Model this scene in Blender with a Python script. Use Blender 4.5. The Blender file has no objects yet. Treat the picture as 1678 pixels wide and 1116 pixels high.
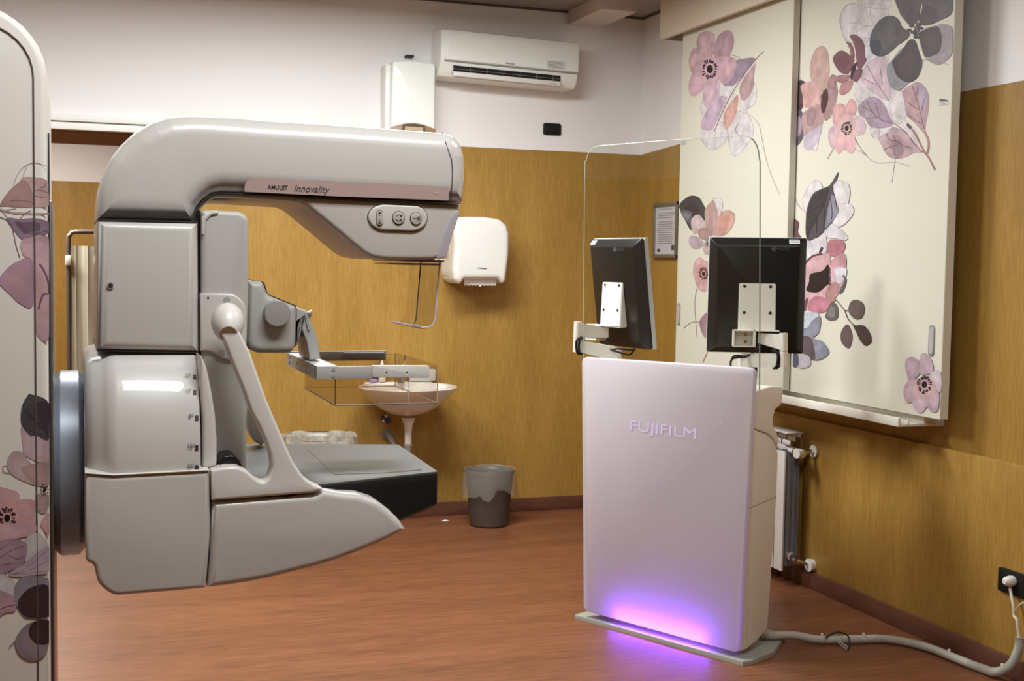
import bpy, bmesh, math, random
from mathutils import Vector, Matrix
random.seed(7)
C = bpy.context.scene.collection
sc = bpy.context.scene

# ------------------------------------------------------------------ camera
F, YAW, PIT, ROL, H = 2040.0, 0.3406, 0.0627, -0.0158, 1.5
def ray(u, v):
    d = Vector(((u-839)/F, 1.0, -(v-558)/F))
    c, s = math.cos(ROL), math.sin(ROL); d = Vector((c*d.x+s*d.z, d.y, -s*d.x+c*d.z))
    c, s = math.cos(PIT), math.sin(PIT); d = Vector((d.x, c*d.y+s*d.z, -s*d.y+c*d.z))
    c, s = math.cos(YAW), math.sin(YAW); return Vector((c*d.x+s*d.y, -s*d.x+c*d.y, d.z))
CAM = Vector((0, 0, H))
cam = bpy.data.objects.new('camera', bpy.data.cameras.new('camera')); C.objects.link(cam)
cam.data.sensor_width = 36; cam.data.lens = F/1678*36; cam.data.sensor_fit = 'HORIZONTAL'
cam.data.clip_start = .05; cam.data.clip_end = 60
fw = ray(839, 558); rt = (ray(1839, 558)-fw).normalized(); up = (ray(839, 558-1000)-fw).normalized(); fw = fw.normalized()
cam.matrix_world = Matrix(((rt.x, up.x, -fw.x, 0), (rt.y, up.y, -fw.y, 0), (rt.z, up.z, -fw.z, H), (0, 0, 0, 1)))
sc.camera = cam
# ------------------------------------------------------------------ world, lights, exposure
w = bpy.data.worlds.new('world'); sc.world = w; w.use_nodes = True
w.node_tree.nodes['Background'].inputs[0].default_value = (.9, .93, 1, 1)
w.node_tree.nodes['Background'].inputs[1].default_value = .03
sc.view_settings.view_transform = 'Standard'; sc.view_settings.look = 'None'
sc.view_settings.gamma = 1; sc.view_settings.use_curve_mapping = False
sc.view_settings.exposure = 1.15
def area(name, loc, sx, sy, power, col=(1, .95, .88), rot=(0, 0, 0)):
    l = bpy.data.lights.new(name, 'AREA'); l.shape = 'RECTANGLE'; l.size = sx; l.size_y = sy; l.energy = power; l.color = col
    o = bpy.data.objects.new(name, l); C.objects.link(o); o.location = loc; o.rotation_euler = rot; return o
LAMPS = [(1.4, 5.2, 39), (-.1, 4.7, 46), (.6, 1.5, 22), (2.3, 2.4, 8)]
for lx, ly, pw in LAMPS: area('ceiling_lamp_light', (lx, ly, 2.925), 1.15, .5, pw, (.95, 1, .985))
area('back_room_light', (-.8, 10.0, 2.8), 1.2, .3, 60, (1, .95, .85))

# ------------------------------------------------------------------ helpers
def UY(u, v, y): d = ray(u, v); return CAM+d*(y/d.y)
def UX(u, v, x): d = ray(u, v); return CAM+d*(x/d.x)
def UZ(u, v, z): d = ray(u, v); return CAM+d*((z-H)/d.z)
def lin(c): 
    c = c/255; return c/12.92 if c <= .04045 else ((c+.055)/1.055)**2.4
MC = {}
def mat(name, rgb, rough=.5, metal=0, spec=.5, noise=0, scale=6, coat=0, emit=None, strength=0, rgb2=None, stretch=(1, 1, 1), bump=0, detail=4):
    if name in MC: return MC[name]
    m = bpy.data.materials.new(name); m.use_nodes = True; nt = m.node_tree; b = nt.nodes['Principled BSDF']
    c = (lin(rgb[0]), lin(rgb[1]), lin(rgb[2]), 1)
    b.inputs['Base Color'].default_value = c; b.inputs['Roughness'].default_value = rough
    b.inputs['Metallic'].default_value = metal; b.inputs['Specular IOR Level'].default_value = spec
    b.inputs['Coat Weight'].default_value = coat
    if noise or rgb2 or bump:
        tc = nt.nodes.new('ShaderNodeTexCoord'); mp = nt.nodes.new('ShaderNodeMapping'); mp.inputs['Scale'].default_value = stretch
        n = nt.nodes.new('ShaderNodeTexNoise'); n.inputs['Scale'].default_value = scale; n.inputs['Detail'].default_value = detail
        nt.links.new(tc.outputs['Object'], mp.inputs[0]); nt.links.new(mp.outputs[0], n.inputs['Vector'])
        if noise or rgb2:
            r = nt.nodes.new('ShaderNodeValToRGB'); r.color_ramp.elements[0].position = .32; r.color_ramp.elements[1].position = .68
            c2 = rgb2 or tuple(x*(1-noise) for x in rgb)
            r.color_ramp.elements[0].color = (lin(c2[0]), lin(c2[1]), lin(c2[2]), 1); r.color_ramp.elements[1].color = c
            nt.links.new(n.outputs[0], r.inputs[0]); nt.links.new(r.outputs[0], b.inputs['Base Color'])
        if bump:
            bp = nt.nodes.new('ShaderNodeBump'); bp.inputs['Strength'].default_value = bump; bp.inputs['Distance'].default_value = .003
            nt.links.new(n.outputs[0], bp.inputs['Height']); nt.links.new(bp.outputs[0], b.inputs['Normal'])
    if emit:
        b.inputs['Emission Color'].default_value = (*emit, 1); b.inputs['Emission Strength'].default_value = strength
    MC[name] = m; return m
def clear(name, tint=(.97, .98, .98), ior=1.45, rough=.0, refl=.7):
    if name in MC: return MC[name]
    m = bpy.data.materials.new(name); m.use_nodes = True; nt = m.node_tree; nt.nodes.clear()
    o = nt.nodes.new('ShaderNodeOutputMaterial'); mx = nt.nodes.new('ShaderNodeMixShader'); t = nt.nodes.new('ShaderNodeBsdfTransparent')
    g = nt.nodes.new('ShaderNodeBsdfGlossy'); f = nt.nodes.new('ShaderNodeFresnel'); f.inputs[0].default_value = ior
    g.inputs['Roughness'].default_value = rough; t.inputs[0].default_value = (*tint, 1)
    ml = nt.nodes.new('ShaderNodeMath'); ml.operation = 'MULTIPLY'; ml.inputs[1].default_value = refl
    ge = nt.nodes.new('ShaderNodeNewGeometry'); iv = nt.nodes.new('ShaderNodeMath'); iv.operation = 'SUBTRACT'; iv.inputs[0].default_value = refl
    nt.links.new(ge.outputs['Backfacing'], iv.inputs[1]); cl_ = nt.nodes.new('ShaderNodeMath'); cl_.operation = 'MAXIMUM'; cl_.inputs[1].default_value = 0
    nt.links.new(iv.outputs[0], cl_.inputs[0]); nt.links.new(cl_.outputs[0], ml.inputs[1])
    f.inputs[0].default_value = ior; nt.links.new(f.outputs[0], ml.inputs[0])
    nt.links.new(ml.outputs[0], mx.inputs[0]); nt.links.new(t.outputs[0], mx.inputs[1]); nt.links.new(g.outputs[0], mx.inputs[2]); nt.links.new(mx.outputs[0], o.inputs[0])
    MC[name] = m; return m

def link(name, me, parent=None):
    o = bpy.data.objects.new(name, me); C.objects.link(o); o.parent = parent; return o
class MB:
    """collects solids into one mesh"""
    def __init__(s): s.bm = bmesh.new(); s.mats = []
    def mi(s, m):
        if m not in s.mats: s.mats.append(m)
        return s.mats.index(m)
    def add(s, b, m, mx=None):
        if mx is not None: b.transform(mx)
        i = s.mi(m); vm = {v: s.bm.verts.new(v.co) for v in b.verts}
        for f in b.faces:
            try: nf = s.bm.faces.new([vm[v] for v in f.verts]); nf.material_index = i; nf.smooth = True
            except ValueError: pass
        b.free(); return s
    def box(s, lo, hi, m, r=0, mx=None, seg=2):
        b = bmesh.new(); bmesh.ops.create_cube(b, size=1)
        for v in b.verts: v.co = Vector([(lo[k]+hi[k])/2+v.co[k]*(hi[k]-lo[k]) for k in range(3)])
        if r: bmesh.ops.bevel(b, geom=b.edges[:], offset=r, segments=seg, affect='EDGES', profile=.5)
        return s.add(b, m, mx)
    def face(s, pts, m):
        i = s.mi(m); f = s.bm.faces.new([s.bm.verts.new(p) for p in pts]); f.material_index = i; f.smooth = True; return s
    def grid(s, rows, m, closed=False, cap=False):
        i = s.mi(m); V = [[s.bm.verts.new(p) for p in r] for r in rows]; n = len(rows[0])
        for a in range(len(V)-1):
            for k in range(n if closed else n-1):
                k2 = (k+1) % n
                try: f = s.bm.faces.new((V[a][k], V[a][k2], V[a+1][k2], V[a+1][k])); f.material_index = i; f.smooth = True
                except ValueError: pass
        if cap:
            for r in (V[0][::-1], V[-1]):
                f = s.bm.faces.new(r); f.material_index = i; f.smooth = False
        return s
    def lathe(s, prof, m, c=(0, 0, 0), axis='z', n=32, cap=True, sx=1, sy=1):
        rows = []
        for r, h in prof:
            row = []
            for k in range(n):
                a = 2*math.pi*k/n; x, y = r*math.cos(a)*sx, r*math.sin(a)*sy
                p = {'z': (x, y, h), 'x': (h, x, y), 'y': (x, h, y)}[axis]
                row.append(Vector(p)+Vector(c))
            rows.append(row)
        return s.grid(rows, m, True, cap)
    def tube(s, pts, r, m, n=10, cap=True, flat=None):
        pts = [Vector(p) for p in pts]; rows = []; prev = None
        for i, p in enumerate(pts):
            t = (pts[min(i+1, len(pts)-1)]-pts[max(i-1, 0)]).normalized()
            if prev is None:
                a = Vector((0, 0, 1)) if abs(t.z) < .9 else Vector((0, 1, 0)); nrm = t.cross(a).normalized()
            else: nrm = (prev-t*prev.dot(t)).normalized()
            prev = nrm; bn = t.cross(nrm); rr = r[i] if isinstance(r, (list, tuple)) else r
            rows.append([p+nrm*rr*math.cos(2*math.pi*k/n)+bn*rr*(flat or 1)*math.sin(2*math.pi*k/n) for k in range(n)])
        return s.grid(rows, m, True, cap)
    def slab(s, pts, d, m, r=0, r2=0, seg=4):
        """closed outline extruded by vector d, rims rounded by r (front) and r2 (rear); outline is the full silhouette"""
        pts = [Vector(p) for p in pts]; d = Vector(d); L = d.length; dn = d/L
        n = len(pts); cen = sum(pts, Vector())/n
        nr = Vector()
        for k in range(n): nr += (pts[k]-cen).cross(pts[(k+1) % n]-cen)
        if nr.dot(dn) > 0: pts = pts[::-1]
        offs = []
        for k in range(n):
            e1 = (pts[k]-pts[k-1]).normalized(); e2 = (pts[(k+1) % n]-pts[k]).normalized()
            n1 = dn.cross(e1); n2 = dn.cross(e2); q = (n1+n2)
            if q.length < 1e-6: q = n1
            q.normalize(); c = max(.5, q.dot(n1)); offs.append(q/c)
        # make sure the offset points inwards
        area_ = lambda P: abs(sum(((P[k]-cen).cross(P[(k+1) % n]-cen)).dot(dn) for k in range(n)))
        if area_([p+o*1e-4 for p, o in zip(pts, offs)]) > area_(pts): offs = [-o for o in offs]
        eu = (pts[1]-pts[0]).normalized(); ev = dn.cross(eu)
        def inset(k_):
            Q = [p+o*k_ for p, o in zip(pts, offs)]
            if k_ < 1e-7: return Q
            for _ in range(8):
                good = [(Q[(k+1) % n]-Q[k]).dot(pts[(k+1) % n]-pts[k]) > 1e-14 for k in range(n)]
                if all(good) or sum(good) < 3: break
                st = next(k for k in range(n) if good[k-1] and not good[k]); k = st; cnt = 0; R_ = [q.copy() for q in Q]
                while cnt < n:
                    if not good[k % n]:
                        a0 = (k-1) % n; e_ = k
                        while not good[e_ % n]: e_ += 1
                        b0 = e_ % n      # good edges a0 and b0 bound the folded run
                        d1 = pts[(a0+1) % n]-pts[a0]; d2 = pts[(b0+1) % n]-pts[b0]; A_ = Q[a0]; B_ = Q[b0]
                        x1, y1, x2, y2 = d1.dot(eu), d1.dot(ev), d2.dot(eu), d2.dot(ev); det = x1*y2-y1*x2
                        w_ = B_-A_; wx, wy = w_.dot(eu), w_.dot(ev)
                        if abs(det) > 1e-3*d1.length*d2.length: X = A_+d1*((wx*y2-wy*x2)/det)
                        else: X = (Q[(a0+1) % n]+B_)/2
                        for m_ in range(k, e_+1): R_[m_ % n] = X.copy()
                        cnt += e_-k; k = e_
                    else: k += 1; cnt += 1
                Q = R_
            return Q
        rows = []
        if r:
            for j in range(seg+1):
                a = math.pi/2*j/seg; rows.append([q+dn*r*(1-math.cos(a)) for q in inset(r*(1-math.sin(a)))])
        else: rows.append(pts)
        if r2:
            for j in range(seg+1):
                a = math.pi/2*j/seg; rows.append([q+dn*(L-r2+r2*math.sin(a)) for q in inset(r2*(1-math.cos(a)))])
        else: rows.append([p+dn*L for p in pts])
        i = s.mi(m); V = [[s.bm.verts.new(p) for p in rr] for rr in rows]
        for a in range(len(V)-1):
            for k in range(n):
                k2 = (k+1) % n; f = s.bm.faces.new((V[a][k], V[a][k2], V[a+1][k2], V[a+1][k])); f.material_index = i; f.smooth = True
        for rr in (V[0], V[-1]):
            f = s.bm.faces.new(rr); f.material_index = i; f.smooth = False
        return s
    def build(s, name, parent=None, ang=35, weld=True):
        if weld: bmesh.ops.remove_doubles(s.bm, verts=s.bm.verts, dist=1e-6)
        bmesh.ops.recalc_face_normals(s.bm, faces=s.bm.faces)
        me = bpy.data.meshes.new(name); s.bm.to_mesh(me); s.bm.free()
        for m in s.mats: me.materials.append(m)
        me.set_sharp_from_angle(angle=math.radians(ang))
        o = link(name, me, parent); return o
def tag(o, label, cat, group=None):
    o['label'] = label; o['category'] = cat
    if group: o['group'] = group
    return o
def thing(name, loc, label, cat, group=None, rz=0):
    o = bpy.data.objects.new(name, None); C.objects.link(o); o.empty_display_size = .05
    o.location = loc; o.rotation_euler = (0, 0, rz); tag(o, label, cat, group); ORIG.append((o, Matrix.Translation(Vector(loc)) @ Matrix.Rotation(rz, 4, 'Z')))
    return o
ORIG = []
def settle():
    """part meshes are modelled in room coordinates: move them into the frame of their thing"""
    for o, M in ORIG:
        for ch in o.children:
            if ch.type == 'MESH' and not ch.get('local'):
                ch.data.transform(M.inverted())
                for g in ch.children:
                    if not g.get('local'): g.data.transform(M.inverted())
def struct(o): o['kind'] = 'structure'; return o
def chaikin(P, n=2, closed=True):
    P = [tuple(p) for p in P]
    for _ in range(n):
        Q = []; m = len(P)
        for k in range(m if closed else m-1):
            a, b = P[k], P[(k+1) % m]
            Q.append(tuple(x*.75+y*.25 for x, y in zip(a, b))); Q.append(tuple(x*.25+y*.75 for x, y in zip(a, b)))
        if not closed: Q = [P[0]]+Q+[P[-1]]
        P = Q
    return P
def spline(P, closed=True, n=5):
    P = [Vector(p) for p in P]; out = []; m = len(P)
    for k in range(m if closed else m-1):
        g = lambda i: P[i % m] if closed else P[min(max(i, 0), m-1)]
        a, b, c, d = g(k-1), g(k), g(k+1), g(k+2)
        for j in range(n):
            t = j/n; out.append(.5*((2*b)+(c-a)*t+(2*a-5*b+4*c-d)*t*t+(3*b-a-3*c+d)*t**3))
    if not closed: out.append(P[-1])
    return out
def rnd(P, r=3, n=4):
    """round every corner of a pixel polygon by about r"""
    out = []; m = len(P)
    for k in range(m):
        p = Vector(P[k][:2]); rr = P[k][2] if len(P[k]) > 2 else r; a = Vector(P[k-1][:2]); b = Vector(P[(k+1) % m][:2])
        da, db = (a-p), (b-p); q = min(rr, da.length*.48, db.length*.48)
        if q < .2 or da.angle(db) > 2.95: out.append(p); continue
        s, e = p+da.normalized()*q, p+db.normalized()*q
        for j in range(n+1):
            t = j/n; out.append(s*(1-t)**2+p*2*t*(1-t)+e*t*t)
    return out
def text(body, m, parent, origin, ex, ez, size, shear=0, name='lettering', depth=.0006, width=None, bold=0):
    """flat letters; ex = reading direction, ez = up"""
    cu = bpy.data.curves.new(name, 'FONT'); cu.body = body; cu.size = 1; cu.shear = shear; cu.extrude = .004; cu.offset = bold; cu.resolution_u = 3
    o = bpy.data.objects.new('t', cu); C.objects.link(o); bpy.context.view_layer.update()
    me = bpy.data.meshes.new_from_object(o.evaluated_get(bpy.context.evaluated_depsgraph_get()))
    bpy.data.objects.remove(o)
    xs = [v.co.x for v in me.vertices]; ys = [v.co.y for v in me.vertices]; x0 = min(xs); wd = max(xs)-x0
    k = size/.7; kx = (width/wd) if width else k
    ex = Vector(ex).normalized(); ez = Vector(ez).normalized(); n = ex.cross(ez)
    for v in me.vertices:
        a, b, c = v.co; v.co = Vector(origin)+ex*(a-x0)*kx+ez*b*k+n*(c*.1+depth)
    me.materials.clear(); me.materials.append(m)
    o2 = link(name, me, parent); return o2

# ------------------------------------------------------------------ materials
WHITE_PLASTIC = mat('white_enamel', (214, 208, 203), .42, coat=.25)
GANTRY = mat('warm_white_plastic', (196, 190, 186), .36, coat=.35, bump=.02, scale=900)
GANTRY_TRIM = mat('grey_plastic', (176, 172, 168), .45)
GREY_P = mat('mid_grey_plastic', (160, 158, 156), .5)
SEAM = mat('dark_seam', (38, 34, 34), .7)
BLACK = mat('black_plastic', (14, 14, 15), .35)
PBLACK = mat('matt_black_plastic', (20, 20, 21), .5, spec=.3)
STEEL = mat('brushed_steel', (170, 170, 172), .3, metal=1)
CHROME = mat('chrome', (225, 225, 228), .12, metal=1)
CREAM = mat('cream_lacquer', (212, 207, 193), .55)
IVORY = mat('ivory_plastic', (242, 243, 238), .38, coat=.2)
WHITE = mat('white_paint', (228, 225, 220), .45)
CARBON = mat('carbon_tabletop', (46, 45, 43), .42, spec=.35)
PAPER = mat('paper', (236, 234, 232), .8)
WALLWHITE = (236, 232, 232)

def wall_mat(name, paint_expr=None, paint=2.17, ledge_dark=False):
    """yellow vinyl with vertical grain up to the paint line, white paint above; axis along the wall gives the grain"""
    m = bpy.data.materials.new(name); m.use_nodes = True; nt = m.node_tree; b = nt.nodes['Principled BSDF']; N = nt.nodes.new; Lk = nt.links.new
    tc = N('ShaderNodeTexCoord'); sp = N('ShaderNodeSeparateXYZ'); Lk(tc.outputs['Object'], sp.inputs[0])
    mp = N('ShaderNodeMapping'); mp.inputs['Scale'].default_value = (1, 1, .09); Lk(tc.outputs['Object'], mp.inputs[0])
    n1 = N('ShaderNodeTexNoise'); n1.inputs['Scale'].default_value = 120; n1.inputs['Detail'].default_value = 6; Lk(mp.outputs[0], n1.inputs['Vector'])
    mp2 = N('ShaderNodeMapping'); mp2.inputs['Scale'].default_value = (1, 1, .16); Lk(tc.outputs['Object'], mp2.inputs[0])
    n2 = N('ShaderNodeTexNoise'); n2.inputs['Scale'].default_value = 9; n2.inputs['Detail'].default_value = 5; Lk(mp2.outputs[0], n2.inputs['Vector'])
    ad = N('ShaderNodeMath'); ad.operation = 'MULTIPLY_ADD'; ad.inputs[1].default_value = .55; Lk(n1.outputs[0], ad.inputs[0])
    m2 = N('ShaderNodeMath'); m2.operation = 'MULTIPLY'; m2.inputs[1].default_value = .45; Lk(n2.outputs[0], m2.inputs[0]); Lk(m2.outputs[0], ad.inputs[2])
    r = N('ShaderNodeValToRGB'); e = r.color_ramp.elements
    e[0].position = .36; e[0].color = (lin(148), lin(111), lin(48), 1); e[1].position = .64; e[1].color = (lin(171), lin(133), lin(66), 1)
    k = e.new(.5); k.color = (lin(160), lin(122), lin(56), 1)
    Lk(ad.outputs[0], r.inputs[0])
    gt = N('ShaderNodeMath'); gt.operation = 'GREATER_THAN'; gt.inputs[1].default_value = paint
    if paint_expr:   # lift of the paint line towards the window panels, hand cut edge
        mr = N('ShaderNodeMapRange'); mr.inputs[1].default_value = 7.0; mr.inputs[2].default_value = 6.45; mr.inputs[3].default_value = 0; mr.inputs[4].default_value = .026
        Lk(sp.outputs[1], mr.inputs[0]); sb = N('ShaderNodeMath'); sb.operation = 'SUBTRACT'; Lk(sp.outputs[2], sb.inputs[0]); Lk(mr.outputs[0], sb.inputs[1]); Lk(sb.outputs[0], gt.inputs[0])
    else: Lk(sp.outputs[2], gt.inputs[0])
    mx = N('ShaderNodeMix'); mx.data_type = 'RGBA'; Lk(gt.outputs[0], mx.inputs[0]); Lk(r.outputs[0], mx.inputs[6]); mx.inputs[7].default_value = (lin(WALLWHITE[0]), lin(WALLWHITE[1]), lin(WALLWHITE[2]), 1)
    Lk(mx.outputs[2], b.inputs['Base Color']); b.inputs['Roughness'].default_value = .5; b.inputs['Specular IOR Level'].default_value = .35
    bp = N('ShaderNodeBump'); bp.inputs['Strength'].default_value = .12; bp.inputs['Distance'].default_value = .002; Lk(n1.outputs[0], bp.inputs['Height']); Lk(bp.outputs[0], b.inputs['Normal'])
    return m
YB = wall_mat('yellow_wall_vinyl'); YR = wall_mat('yellow_wall_vinyl_cut', True)
def floor_mat():
    m = bpy.data.materials.new('terracotta_vinyl'); m.use_nodes = True; nt = m.node_tree; b = nt.nodes['Principled BSDF']; N = nt.nodes.new; Lk = nt.links.new
    tc = N('ShaderNodeTexCoord'); mp = N('ShaderNodeMapping'); mp.inputs['Scale'].default_value = (.1, 1, 1); mp.inputs['Rotation'].default_value = (0, 0, .05); Lk(tc.outputs['Object'], mp.inputs[0])
    n1 = N('ShaderNodeTexNoise'); n1.inputs['Scale'].default_value = 60; n1.inputs['Detail'].default_value = 6; Lk(mp.outputs[0], n1.inputs['Vector'])
    n2 = N('ShaderNodeTexNoise'); n2.inputs['Scale'].default_value = 7; n2.inputs['Detail'].default_value = 5; Lk(mp.outputs[0], n2.inputs['Vector'])
    ad = N('ShaderNodeMath'); ad.operation = 'MULTIPLY_ADD'; ad.inputs[1].default_value = .6; Lk(n1.outputs[0], ad.inputs[0])
    m2 = N('ShaderNodeMath'); m2.operation = 'MULTIPLY'; m2.inputs[1].default_value = .4; Lk(n2.outputs[0], m2.inputs[0]); Lk(m2.outputs[0], ad.inputs[2])
    r = N('ShaderNodeValToRGB'); e = r.color_ramp.elements
    e[0].position = .35; e[0].color = (lin(99), lin(59), lin(38), 1); e[1].position = .66; e[1].color = (lin(133), lin(83), lin(54), 1)
    Lk(ad.outputs[0], r.inputs[0]); Lk(r.outputs[0], b.inputs['Base Color'])
    b.inputs['Roughness'].default_value = .42; b.inputs['Specular IOR Level'].default_value = .45
    return m
FLOOR = floor_mat()
BASE = mat('terracotta_skirting', (108, 66, 50), .5, noise=.18, scale=20, stretch=(.2, .2, 1))

# ------------------------------------------------------------------ room shell
XR, YBK, ZC = 3.30, 7.0, 3.0
XL, YF = -2.6, -1.6
struct(MB().box((XL-.1, YF-.1, -.1), (XR+.25, 12.4, 0), FLOOR).build('floor'))
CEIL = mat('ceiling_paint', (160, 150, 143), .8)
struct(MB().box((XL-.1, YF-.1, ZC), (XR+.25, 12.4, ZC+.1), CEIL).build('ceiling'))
DOORX = .42   # right jamb of the wide opening to the back room
struct(MB().box((DOORX, YBK, 0), (XR+.25, YBK+.12, ZC), YB).box((XL, YBK, 2.235), (DOORX, YBK+.12, ZC), YB).build('wall_back'))
struct(MB().box((XR, YF, 0), (XR+.2, 12.2, ZC), YR).build('wall_right'))
struct(MB().box((XL-.1, YF, 0), (XL, 12.2, ZC), YB).build('wall_left'))
struct(MB().box((XL, YF-.1, 0), (XR+.2, YF, ZC), YB).build('wall_front'))
struct(MB().box((XL, 12.04, 0), (XR, 12.2, ZC), YB).build('wall_back_room'))
# header of the opening: white track and recess behind it
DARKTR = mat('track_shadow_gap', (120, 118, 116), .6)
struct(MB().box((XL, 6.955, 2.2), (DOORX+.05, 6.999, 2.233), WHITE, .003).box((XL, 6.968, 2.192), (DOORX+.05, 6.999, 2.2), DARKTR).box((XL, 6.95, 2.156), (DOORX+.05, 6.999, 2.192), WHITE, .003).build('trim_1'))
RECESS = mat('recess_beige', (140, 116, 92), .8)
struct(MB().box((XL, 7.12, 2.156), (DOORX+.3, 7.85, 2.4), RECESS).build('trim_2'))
# skirting
struct(MB().box((DOORX, 6.985, 0), (XR-.04, 6.999, .08), BASE, .004).build('baseboard_back'))
# lower wall with ledge along the right
struct(MB().box((XR-.04, YF, 0), (XR-.0005, 6.984, .79), YR, .006).build('trim_3'))
struct(MB().box((XR-.055, YF, 0), (XR-.0405, 6.98, .08), BASE, .004).build('baseboard_right'))
# ceiling beam stub in the corner and ceiling grid edge
BEAM = mat('beam_plaster', (214, 203, 196), .8)
struct(MB().box((2.80, 6.49, 2.92), (3.016, 6.999, 2.9995), BEAM).build('trim_4'))
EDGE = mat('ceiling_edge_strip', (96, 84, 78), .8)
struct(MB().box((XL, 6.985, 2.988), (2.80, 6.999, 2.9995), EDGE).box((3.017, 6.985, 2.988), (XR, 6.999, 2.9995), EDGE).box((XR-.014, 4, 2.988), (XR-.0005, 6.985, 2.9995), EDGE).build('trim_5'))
# ceiling lamps (housings of the room's lamps)
LAMPH = mat('lamp_housing', (225, 225, 222), .5)
for k, (lx, ly, pw) in enumerate(LAMPS):
    o = MB().box((lx-.62, ly-.3, 2.94), (lx+.62, ly+.3, 2.9995), LAMPH, .006).build('ceiling_lamp')
    tag(o, ['white ceiling lamp housing near the air conditioner', 'white ceiling lamp housing over the far left of the room', 'white ceiling lamp housing over the viewer', 'white ceiling lamp housing over the near right of the room'][k], 'ceiling lamp', 'ceiling lamps')

# ------------------------------------------------------------------ watercolour flower printing
PC = {}
def pm(rgb, dark=0.0):
    if sum(rgb) < 400: rgb = tuple(c*.78 for c in rgb)
    k = tuple(int(c*(1-dark)) for c in rgb)
    if k not in PC:
        PC[k] = mat('print_%d_%d_%d' % k, k, .5, rgb2=tuple(min(255, int(c*.80+6)) for c in k), scale=20, detail=6)
    return PC[k]
class Print:
    """prints blobs, strokes and stamens onto a flat surface; proj maps a photo point to the surface, nrm is its outward normal"""
    def __init__(s, mb, proj, nrm, clip=None): s.mb, s.proj, s.n, s.k, s.clip = mb, proj, Vector(nrm), 1, clip
    def crop(s, ox, oy, sc_): s.o = (ox, oy, sc_)
    def P(s, p): 
        u, v = s.o[0]+p[0]/s.o[2], s.o[1]+p[1]/s.o[2]
        if s.clip: u = min(max(u, s.clip[0]), s.clip[2]); v = min(max(v, s.clip[1]), s.clip[3])
        return (u, v)
    def poly(s, P, m):
        s.k += 1; q = [s.proj(*p)+s.n*(.000008*s.k) for p in P]
        ok = [q[0]]
        for p in q[1:]:
            if (p-ok[-1]).length > 1e-5: ok.append(p)
        if (ok[0]-ok[-1]).length < 1e-5: ok.pop()
        if len(ok) > 2: s.mb.face(ok, m)
    def B(s, pts, rgb, edge=.1, fade=None):
        q = spline([s.P(p) for p in pts], True, 5); cx = sum(p[0] for p in q)/len(q); cy = sum(p[1] for p in q)/len(q)
        q = [s.cl(p) for p in q]
        if edge: s.poly(q, pm(rgb, edge)); q = [(cx+(p[0]-cx)*.965, cy+(p[1]-cy)*.965) for p in q]
        s.poly(q, pm(rgb))
        q3 = [(cx+(p[0]-cx)*.62-1, cy+(p[1]-cy)*.6) for p in q]
        s.poly(q3, pm(tuple(min(255, c*1.035+2) for c in rgb) if fade is None else fade))
    def cl(s, p):
        if not s.clip: return (p[0], p[1])
        return (min(max(p[0], s.clip[0]), s.clip[2]), min(max(p[1], s.clip[1]), s.clip[3]))
    def L(s, pts, w=.5, rgb=(150, 130, 140)):
        q = spline([s.P(p) for p in pts], False, 6); L_, R_ = [], []
        for i in range(len(q)):
            a, b = q[max(i-1, 0)], q[min(i+1, len(q)-1)]; t = Vector((b[0]-a[0], b[1]-a[1]))
            if t.length == 0: t = Vector((1, 0))
            t.normalize(); L_.append(s.cl((q[i][0]-t.y*w, q[i][1]+t.x*w))); R_.append(s.cl((q[i][0]+t.y*w, q[i][1]-t.x*w)))
        s.k += 1; m = pm(rgb)
        for i in range(len(q)-1):
            P4 = [s.proj(*p)+s.n*(.000008*s.k) for p in (L_[i], L_[i+1], R_[i+1], R_[i])]
            if (P4[0]-P4[1]).length > 1e-5 and (P4[0]-P4[3]).length > 1e-5: s.mb.face(P4, m)
    def O(s, pts, rgb=(222, 214, 216)):    # pale outlined petal
        s.B(pts, rgb, 0, rgb); s.L(list(pts)+[pts[0]], .32, (168, 152, 160))
    def A(s, cx, cy, r, R, rgb=(62, 34, 48), n=20, asp=.78):   # anemone heart with stamens
        f = s.o[2]
        for k in range(n):
            a = 2*math.pi*k/n+random.uniform(-.1, .1); q = R*random.uniform(.8, 1.05)
            s.L([(cx+math.cos(a)*r*1.5*asp, cy+math.sin(a)*r*1.5), (cx+math.cos(a)*q*asp, cy+math.sin(a)*q)], R/f*.06, (95, 55, 75))
            s.B([(cx+math.cos(a)*q*asp+math.cos(b)*R*.11, cy+math.sin(a)*q+math.sin(b)*R*.13) for b in (0, 1.57, 3.14, 4.71)], rgb, 0, rgb)
        s.B([(cx+math.cos(b)*r*asp, cy+math.sin(b)*r) for b in [k*.785 for k in range(8)]], (38, 22, 32), 0, (30, 18, 26))
PINK = (214, 176, 184); LIL = (198, 174, 194); MAU = (184, 148, 158); SAL = (208, 160, 152); CHA = (92, 86, 94); PALE = (224, 217, 221); DUS = (170, 136, 140)

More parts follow.
